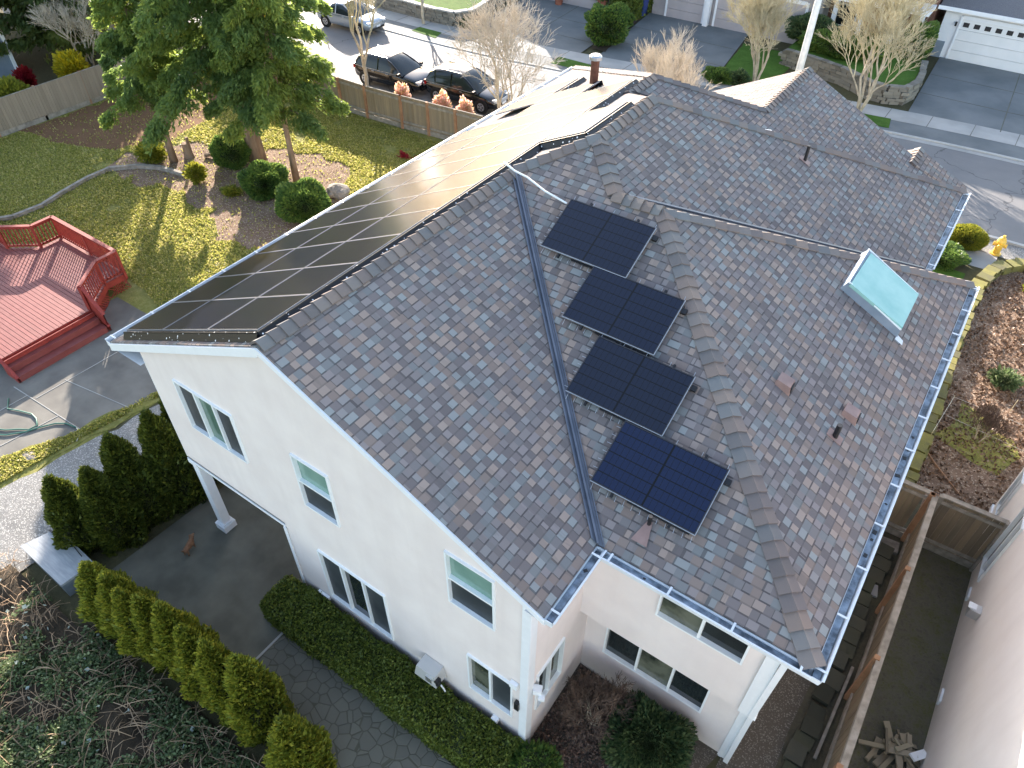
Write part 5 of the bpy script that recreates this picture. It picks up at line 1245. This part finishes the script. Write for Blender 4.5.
# ================================================================== CARS
def car(label, loc, rz, L=4.45, Wc=1.9, H=1.62, paint='carpaint', suv=True):
    t = thing('parked_car', label, 'car', loc, rz, 'cars parked along the road'); hw = Wc/2
    # body: stations along x, each a ring (half section) lofted
    St = [(-L/2,.30,.55,.80,.80),(-L/2+.10,.24,.42,.95,.93),(-L/2+.45,.22,.30,1.02,1.0),(-L*.25,.22,.28,1.03,1.0),(0,.22,.28,1.0,1.0),(L*.18,.22,.28,.98,1.0),(L*.30,.22,.30,.92,.98),(L/2-.35,.22,.34,.84,.94),(L/2-.10,.24,.42,.74,.86),(L/2,.30,.5,.62,.74)]
    b = MB(); rings = []
    for x, z0, z1, zt, wf in St:
        w = hw*wf
        rings.append([(x,-w*.86,z0),(x,-w*.99,z1),(x,-w,(z1+zt)*.5),(x,-w*.97,zt-.10),(x,-w*.86,zt-.01),(x,-w*.4,zt+.03),(x,w*.4,zt+.03),(x,w*.86,zt-.01),(x,w*.97,zt-.10),(x,w,(z1+zt)*.5),(x,w*.99,z1),(x,w*.86,z0)])
    n = len(rings[0])
    for i in range(len(rings)-1):
        for k in range(n):
            b.face([rings[i][k], rings[i+1][k], rings[i+1][(k+1)%n], rings[i][(k+1)%n]])
    b.face(rings[0]); b.face(rings[-1][::-1])
    o = b.build('body', M[paint], t, smooth=True)
    bm = bmesh.new(); bm.from_mesh(o.data); bmesh.ops.recalc_face_normals(bm, faces=bm.faces); bm.to_mesh(o.data); bm.free()
    ss = o.modifiers.new('sub','SUBSURF'); ss.levels = 2; ss.render_levels = 2
    # cabin: glass house with a curved roof
    zb = .92; zt = H
    if suv: cur = [(-2.10,.95),(-2.02,1.18),(-1.86,.86*H+.06),(-1.55,.965*H),(-.9,H),(-.3,H),(.10,.975*H),(.42,.90*H),(.80,1.22),(1.22,.95)]
    else: cur = [(-1.55,.96),(-1.30,1.10),(-.95,.92*H),(-.55,.985*H),(-.2,H),(.1,.985*H),(.40,.90*H),(.8,1.18),(1.22,.95)]
    ww = lambda z: hw*(.94-.27*min(1,(z-zb)/(H-zb)))
    def ring(x, z, o_=0):
        zz2 = max(z, zb+.02); zm = zb+(zz2-zb)*.5; t_ = ww(zz2)
        return [(x,-ww(zb)-o_,zb),(x,-ww(zm)-.01-o_,zm),(x,-t_-o_,zz2-.05*(zz2>1)),(x,-t_*.82,zz2+o_),(x,-t_*.35,zz2+.02+o_),(x,t_*.35,zz2+.02+o_),(x,t_*.82,zz2+o_),(x,t_+o_,zz2-.05*(zz2>1)),(x,ww(zm)+.01+o_,zm),(x,ww(zb)+o_,zb)]
    g = MB(); R_ = [ring(x,z) for x,z in cur]
    for A_, B_ in zip(R_, R_[1:]):
        for k in range(9): g.face([A_[k],A_[k+1],B_[k+1],B_[k]])
    g.build('cabin_glass', M['carglass'], t, smooth=True)
    g = MB(); R_ = [ring(x,z,.012) for x,z in cur if z > .955*H or (suv and x < -1.5 and z > 1.1)]
    for A_, B_ in zip(R_, R_[1:]):
        for k in range(2,7): g.face([A_[k],A_[k+1],B_[k+1],B_[k]])
    g.build('roof', M[paint], t, smooth=True)
    xb, xf, xrb, xrf = cur[0][0], cur[-1][0], cur[3][0], cur[-4][0]; zt = H
    for s in (-1,1):
        g = MB()
        for n_ in range(len(cur)-4, len(cur)-1):
            (xa,za),(xc,zc) = cur[n_], cur[n_+1]; g = MB(); g.bar((xa,s*(ww(za)+.005),za-.03),(xc,s*(ww(max(zc,zb))+.005),zc-.02),.05,.05); g.build('pillar', M[paint], t)
        for xx,dx in ((-.45,-.05),(-1.45,-.1)):
            g = MB(); g.bar((xx,s*(ww(zb)+.012),zb),(xx+dx,s*(ww(zt*.96)+.012),zt*.955),.07,.025); g.build('pillar', M[paint], t)
        g = MB(); g.bar((xb+.1,s*hw*.962,zb+.02),(xf-.1,s*hw*.955,zb+.02),.015,.025); g.bar((cur[3][0],s*hw*.62,zt*.985+.03),(.05,s*hw*.62,zt*.985+.03),.025,.025); g.build('chrome_strip', M['alu'], t)
        g = MB(); g.box((xf-.18,s*(hw+.06),zb+.10),(.12,.2,.13)); g.build('mirror', M[paint], t, bevel=.03)
        g = MB(); g.box((L/2-.16,s*hw*.60,.70),(.26,.36,.13), rz=-s*.35); g.build('headlight', M['lamp'], t, bevel=.03)
        g = MB(); g.box((-L/2+.10,s*hw*.76,.86),(.14,.30,.22)); g.build('tail_light', M['redlamp'], t, bevel=.03)
        for z_, xx in ((.86,-.75),(.86,.2)): g = MB(); g.box((xx,s*hw*1.0,z_),(.16,.03,.03)); g.build('door_handle', M['alu'], t)
        for xx in (-L*.31,L*.32):
            g = MB(); R = Matrix.Rotation(pi/2, 3, 'X'); r_ = .345
            g.lathe([(r_*.6,-.11),(r_*.97,-.11),(r_,-.07),(r_,.07),(r_*.97,.11),(r_*.6,.11)], 22, c=(xx,s*(hw-.10),r_), M=R); wo = g.build('wheel', M['tyre'], t, smooth=False)
            g = MB(); g.lathe([(r_*.62,-.115),(r_*.60,.115)], 18, c=(xx,s*(hw-.10),r_), M=R); ro = g.build('rim', M['rim'], wo)
            g = MB()
            for k in range(5):
                a = k*2*pi/5; g.box((xx+cos(a)*r_*.33+0, s*(hw+.02), r_+sin(a)*r_*.33),(.10,.012,.06), M=Matrix.Rotation(-a,3,'Y'))
            g.build('wheel_gap', M['black'], wo)
            g = MB(); g.lathe([(r_*1.16,-.02),(r_*1.16,.02)], 20, c=(xx,s*(hw-.015),r_), M=R); g.build('wheel_arch', M['black'], t)
    g = MB(); g.box((L/2-.035,0,.60),(.06,Wc*.42,.16)); g.bar((L/2+.0,-Wc*.2,.62),(L/2+.0,Wc*.2,.62),.02,.02); g.build('grille', M['alu'], t, bevel=.02)
    g = MB(); g.box((L/2-.02,0,.36),(.06,Wc*.6,.12)); g.build('bumper_intake', M['black'], t, bevel=.02)
    g = MB(); g.box((L/2+.015,0,.47),(.015,.36,.11)); g.build('number_plate', M['white'], t)
    return t
car('black estate-like car parked in front, nearer the solar array', (-24.55,23.75,.01), radians(3), H=1.62)
car('black car parked behind the other black one, its roof glinting in the sun', (-29.15,23.25,.01), radians(3), H=1.58, suv=True)
car('silver car parked on the far kerb at the top, half hidden by bare twigs', (-37.6,28.6,.01), radians(2), paint='silver', H=1.5, suv=False)

# ================================================================== STREET THINGS AND SMALL THINGS
lp = thing('street_pole','tall pale round street lamp pole rising behind the front gable','street lamp',(-8.9,26.6,0))
b = MB(); b.tube([(0,0,0),(0,0,6),(0,0,10)],[.17,.14,.10],14); b.build('pole', M['pole'], lp, smooth=True)
b = MB(); b.lathe([(.26,0),(.26,.12),(.18,.3)],14); b.build('base', M['pole'], lp)
b = MB(); b.tube([(0,0,9.9),(0,1.0,10.3),(0,2.0,10.4)],.06,8); b.box((0,2.3,10.4),(.3,.7,.12)); b.build('lamp_arm', M['pole'], lp)
fh = thing('fire_hydrant','yellow fire hydrant standing in the gravel by the road','hydrant',(.88,24.35,0))
b = MB(); b.lathe([(.20,0),(.20,.05),(.13,.07),(.13,.52),(.17,.54),(.17,.58),(.15,.62),(.11,.72),(.05,.77),(.05,.83)],18); b.build('barrel', M['yellow'], fh, smooth=False)
for a in (0, pi, -pi/2):
    b = MB(); R = Matrix.Rotation(pi/2,3,'Y'); R = Matrix.Rotation(a,3,'Z')@R; b.lathe([(.07,.10),(.07,.19),(.085,.19),(.085,.24)],12,c=(0,0,.42),M=R); b.build('outlet', M['yellow'], fh)
hs = MB(); hp_ = [(-22.5,-2.1),(-22.1,-2.35),(-21.75,-2.2),(-21.3,-2.05),(-21.0,-2.08),(-20.72,-2.2),(-20.75,-2.45),(-21.0,-2.6),(-21.3,-2.85),(-21.7,-3.05),(-22.2,-3.5)]
hs.tube([(x,y,.045) for x,y in hp_],.022,7)
ho = thing('garden_hose','green hose lying in curves on the old patio slabs','hose',(0,0,0)); hs.build('hose_line', M['hose'], ho, smooth=True)
hs = MB(); hs.tube([(x,y,.045) for x,y in [(-21.5,-3.2),(-21.1,-2.95),(-20.75,-2.55),(-20.55,-2.15),(-20.35,-1.85),(-20.1,-1.68),(-19.7,-1.6)]],.022,7); hs.build('hose_line', M['hose'], ho, smooth=True)
hs = MB(); hs.tube([(x,y,.045) for x,y in [(-19.7,-1.6),(-19.4,-1.65),(-19.2,-1.9)]],.012,6); hs.build('hose_end', M['string'], ho, smooth=True)
# storage box
sb = thing('storage_box','grey plastic garden storage box at the end of the conifer row','storage box',(-15.62,-4.42,0), 0)
c0 = [(-16.55,-4.82),(-14.72,-4.86),(-14.66,-4.05),(-16.30,-3.98)]; c0 = [(x+15.62,y+4.42) for x,y in c0]
b = MB(); b.prism([(x*.95,y*.95) for x,y in c0],0,.50); b.build('box', M['boxside'], sb, bevel=.02)
b = MB(); b.prism(c0,.50,.57); b.build('lid', M['boxlid'], sb, bevel=.015)
b = MB(); b.tube([(-.5,.30,.60),(.1,.36,.60),(.6,.30,.60)],.012,5); b.box((-.7,.28,.59),(.14,.05,.03)); b.build('strap', M['black'], sb)
b = MB(); b.box((-16.3,-3.72,.10),(1.1,.18,.2),rz=.12); tag(b.build('timber_sleeper', M['black'] if False else M['timber'], bevel=.02),'dark timber sleeper lying beside the grey storage box','timber')
# rocks, stump, petals
def rock(label, loc, s, seed, name='rock', m='rock'):
    bm = bmesh.new(); bmesh.ops.create_icosphere(bm, subdivisions=3, radius=1)
    for v in bm.verts:
        d = v.co.normalized(); f = 1+.28*noise.noise(d*1.6+Vector((seed,0,0)))+.10*noise.noise(d*4+Vector((0,seed,0))); v.co = Vector((d.x*s[0]*f, d.y*s[1]*f, d.z*s[2]*f))
    me = bpy.data.meshes.new(name); bm.to_mesh(me); bm.free(); me.materials.append(M[m]); o = bpy.data.objects.new(name, me); COL.objects.link(o); o.location = loc
    return tag(o, label, 'rock')
rock('brown rock right of the largest round shrub in the bed',(-23.2,12.7,.15),(.55,.45,.3),1); rock('rounded brown rock beside the patio slabs near the gable corner',(-21.9,2.75,.18),(.42,.36,.28),5)
rock('small grey rock sunk in the grass strip by the gravel',(-19.75,-3.0,.02),(.30,.18,.07),7); rock('flat dark rock at the left edge of the grass strip',(-19.9,-3.9,.02),(.28,.18,.07),9)
rock('small rock behind the round shrubs, near the slim trunk',(-24.4,11.3,.08),(.3,.25,.2),12)
st = MB(); st.lathe([(.26,0),(.2,.2),(.18,.7)],9); st.box((.12,.05,.8),(.10,.12,.35)); tag(st.build('tree_stump', M['bark']),'broken brown tree stump beside the leaning conifer trunk','stump').location = (-31.2,11.2,0)
b = MB(); b.tube([(0,0,.1),(.8,.6,.25),(1.5,1.2,.12)],[.09,.07,.03],7); tag(b.build('fallen_branch', M['bark']),'fallen branch lying in the bed behind the stump','branch').location = (-30.6,11.6,0)
C = np.random.default_rng(2).normal(0,.10,(90,3))*np.array([1.6,1,.3])+np.array([-23.1,17.0,.08]); tag(leaf_mesh('red_petals', C, np.tile([0,0,1.],(90,1)), .13, M['redflower'], None, 1.2, 1, 3), 'small bright red patch on the back lawn near the fence', 'flowers', kind='stuff')
# pots and bin over the road
for i, (x, y, lab) in enumerate(((-29.3,40.2,'tall terracotta pot at the left garage over the road'),(-26.0,40.35,'terracotta pot holding a green plant beside the tall hedge'))):
    pt = thing('plant_pot', lab, 'plant pot', (x,y,.05)); b = MB(); b.lathe([(.24,0),(.34,.75),(.38,.78),(.38,.86),(.30,.86),(.28,.6)],16); b.build('pot', M['terracotta'], pt)
    if i: r_ = np.random.default_rng(4); C = r_.normal(0,.22,(900,3))+np.array([0,0,1.15]); leaf_mesh('plant', C, np.tile([0,0,1.],(900,1)), .12, L_BUSH, pt, 1.6, .8, 5)
bn = thing('wheelie_bin','blue wheeled recycling bin by the left grey garage door','bin',(-23.6,41.4,.05))
b = MB(); b.hull8([(-.24,-.28,.05),(.24,-.28,.05),(.24,.28,.05),(-.24,.28,.05),(-.30,-.36,1.0),(.30,-.36,1.0),(.30,.36,1.0),(-.30,.36,1.0)]); b.build('tub', M['blue'], bn, bevel=.02)
b = MB(); b.box((0,0,1.04),(.64,.78,.07)); b.build('lid', M['blue'], bn, bevel=.02)
for s in (-1,1):
    b = MB(); b.lathe([(.12,-.03),(.12,.03)],12,c=(s*.28,.3,.12),M=Matrix.Rotation(pi/2,3,'Y')); b.build('wheel', M['tyre'], bn)
# scrap wood pile: each board a thing
rd = random.Random(4); wp = 0
sides = ['left','near','right','far','middle']
b0 = None
for k in range(26):
    L = rd.uniform(.35,.75); b = MB(); b.box((0,0,0),(L,rd.choice([.05,.09,.12]),.04))
    o = b.build('scrap_board', M['plank'], bevel=.004); lay = k//7
    o.location = (2.42+rd.uniform(-.48,.42)*(1-lay*.16), 2.85+rd.uniform(-.42,.42)*(1-lay*.16), .06+lay*.07+rd.uniform(0,.03))
    o.rotation_euler = (rd.uniform(-.2,.2), rd.uniform(-.25,.25), rd.choice([.3,1.2,1.6,2.2])+rd.uniform(-.4,.4))
    tag(o, 'short scrap board in the heap of cut wood by the neighbour wall', 'board', 'scrap boards heaped in the neighbour yard')
b = MB(); b.box((0,0,0),(.38,.16,.05)); o = b.build('foam_block', M['white'], bevel=.01); o.location = (2.83,2.95,.34); o.rotation_euler = (0,.2,.9); tag(o,'white foam offcut on the right end of the scrap wood heap','offcut')
# odds and ends in the side strip
def slab(name, label, cat, x, y, z, d, rz, m):
    b = MB(); b.box((0,0,0), d); o = b.build(name, M[m], bevel=.008); o.location = (x,y,z); o.rotation_euler = (0,0,rz); return tag(o, label, cat)
slab('paving_stone','square grey paving stone lying under the side gutter','paving stone',.95,6.45,.06,(.42,.34,.06),.2,'walkc')
slab('brick','small tan brick beside the square paving stone','brick',.96,7.0,.06,(.22,.18,.07),.5,'walkc'); slab('brick','pale brick lying alone on the soil below the paving stone','brick',.80,5.35,.06,(.22,.18,.07),-.3,'walkc')
slab('loose_board','long thin board leaning at the foot of the long side fence','board',1.18,3.0,.10,(.06,2.4,.05),-.03,'timber')
slab('paving_stone','grey block lying by the foot of the dark cross fence','paving stone',1.0,8.0,.08,(.5,.35,.12),.1,'rock')
# stakes and string in the bark bed
sk_ = thing('string_line','white string stretched between thin stakes over the bark bed','string',(1.2,14.3,0))
b = MB()
for p in ((0,0),(1.6,.9),(-.2,-1.9)): b.tube([(p[0],p[1],0),(p[0],p[1],.5)],.010,5)
b.build('stakes', M['twig'], sk_)
b = MB()
for a, e in (((0,0,.45),(4.0,-.1,.4)),((0,0,.45),(-.2,-1.9,.45)),((0,-.9,.4),(3.4,-1.2,.35))): b.tube([a,e],.006,4)
b.build('string', M['string'], sk_)
b = MB(); b.tube([(0,0,.04),(.5,-.6,.05),(1.3,-1.35,.04)],[.03,.03,.015],6); o = tag(b.build('fallen_stick', M['cedar']),'orange-brown stick lying across the bark bed','stick'); o.location = (.9,12.2,0)

# ================================================================== THE DOG
dg = thing('dog','small brown dog standing on the dark covered patio','dog',(-13.45,-2.35,.034), radians(112)); dg.scale = (.85,.85,.85)
def skin(name, verts, edges, rad, m, parent, root=0, sub=2):
    me = bpy.data.meshes.new(name); me.from_pydata([tuple(v) for v in verts], edges, []); o = bpy.data.objects.new(name, me); COL.objects.link(o); o.parent = parent
    sk = o.modifiers.new('skin','SKIN'); sk.use_smooth_shade = True
    for i, v in enumerate(me.skin_vertices[0].data): v.radius = (rad[i], rad[i]); v.use_root = (i == root)
    ss = o.modifiers.new('sub','SUBSURF'); ss.levels = sub; ss.render_levels = sub
    me.materials.append(m); return o
vv = [(-.16,0,.27),(0,0,.26),(.14,0,.27),(.20,0,.33),(.25,0,.39),(.32,0,.385),(.37,0,.37),
      (-.19,.06,.20),(-.16,.065,.13),(-.205,.065,.075),(-.19,.065,.012),(-.19,-.06,.20),(-.16,-.065,.13),(-.205,-.065,.075),(-.19,-.065,.012),
      (.14,.06,.18),(.13,.06,.09),(.14,.06,.012),(.14,-.06,.18),(.13,-.06,.09),(.14,-.06,.012),(-.23,0,.30),(-.29,0,.37),(-.31,0,.43),
      (.245,.055,.43),(.235,.085,.385),(.245,-.055,.43),(.235,-.085,.385),(-.165,.065,.008),(.17,.06,.010),(-.165,-.065,.008),(.17,-.06,.010)]
ee = [(0,1),(1,2),(2,3),(3,4),(4,5),(5,6),(0,7),(7,8),(8,9),(9,10),(0,11),(11,12),(12,13),(13,14),(2,15),(15,16),(16,17),(2,18),(18,19),(19,20),(0,21),(21,22),(22,23),(4,24),(24,25),(4,26),(26,27),(10,28),(17,29),(14,30),(20,31)]
rr = [.075,.078,.085,.055,.062,.034,.022,.042,.026,.017,.018,.042,.026,.017,.018,.036,.022,.019,.036,.022,.019,.024,.020,.012,.022,.014,.022,.014,.016,.016,.016,.016]
skin('body', vv, ee, rr, M['dog'], dg, 1)
b = MB(); b.lathe([(.012,-.01),(.014,0),(.008,.012)],8,c=(.385,0,.378)); b.build('nose', M['black'], dg)
for s in (-1,1): b = MB(); b.lathe([(.004,-.008),(.009,0),(.004,.008)],8,c=(.292,s*.034,.418)); b.build('eye', M['black'], dg)

# ================================================================== CAMERA, SUN, SKY
cam = bpy.data.cameras.new('camera'); co = bpy.data.objects.new('camera', cam); COL.objects.link(co)
F_ = 730.; pit, rol, yaw = radians(43.8), radians(.6), radians(34.5)
Fw = V((-sin(yaw)*cos(pit), cos(yaw)*cos(pit), -sin(pit))); Rt = V((cos(yaw), sin(yaw), 0)); Up = Rt.cross(Fw)
R2 = Rt*cos(rol)+Up*sin(rol); U2 = -Rt*sin(rol)+Up*cos(rol)
mw = Matrix((R2, U2, -Fw)).transposed().to_4x4(); mw.translation = V((-.90,-6.32,15.95)); co.matrix_world = mw
cam.sensor_width = 36; cam.lens = F_/1024*36; cam.clip_end = 600; cam.clip_start = .1
SC.camera = co
SUN_AZ, SUN_EL = -47., 17.8
w = bpy.data.worlds.new('World'); SC.world = w; w.use_nodes = True; nt = w.node_tree
sky_t = nt.nodes.new('ShaderNodeTexSky'); sky_t.sky_type = 'NISHITA'; sky_t.sun_disc = False
sky_t.sun_elevation = radians(SUN_EL); sky_t.sun_rotation = radians(SUN_AZ)
sky_t.air_density = 1.0; sky_t.dust_density = .8; sky_t.ozone_density = 1.0
bg = nt.nodes['Background']; bg.inputs[1].default_value = .15; nt.links.new(sky_t.outputs[0], bg.inputs[0])
sd = V((sin(radians(SUN_AZ))*cos(radians(SUN_EL)), cos(radians(SUN_AZ))*cos(radians(SUN_EL)), sin(radians(SUN_EL))))
sl = bpy.data.lights.new('sun', 'SUN'); sl.energy = 4.3; sl.angle = radians(.5); sl.color = (1, .97, .93)
slo = bpy.data.objects.new('sun', sl); COL.objects.link(slo); slo.rotation_euler = (-sd).to_track_quat('-Z', 'Y').to_euler()
vs = SC.view_settings; vs.view_transform = 'Standard'; vs.look = 'None'; vs.gamma = 1; vs.use_curve_mapping = False; vs.exposure = 2.08
vs.use_white_balance = True; vs.white_balance_temperature = 7450; vs.white_balance_tint = 14
SC.render.engine = 'CYCLES'
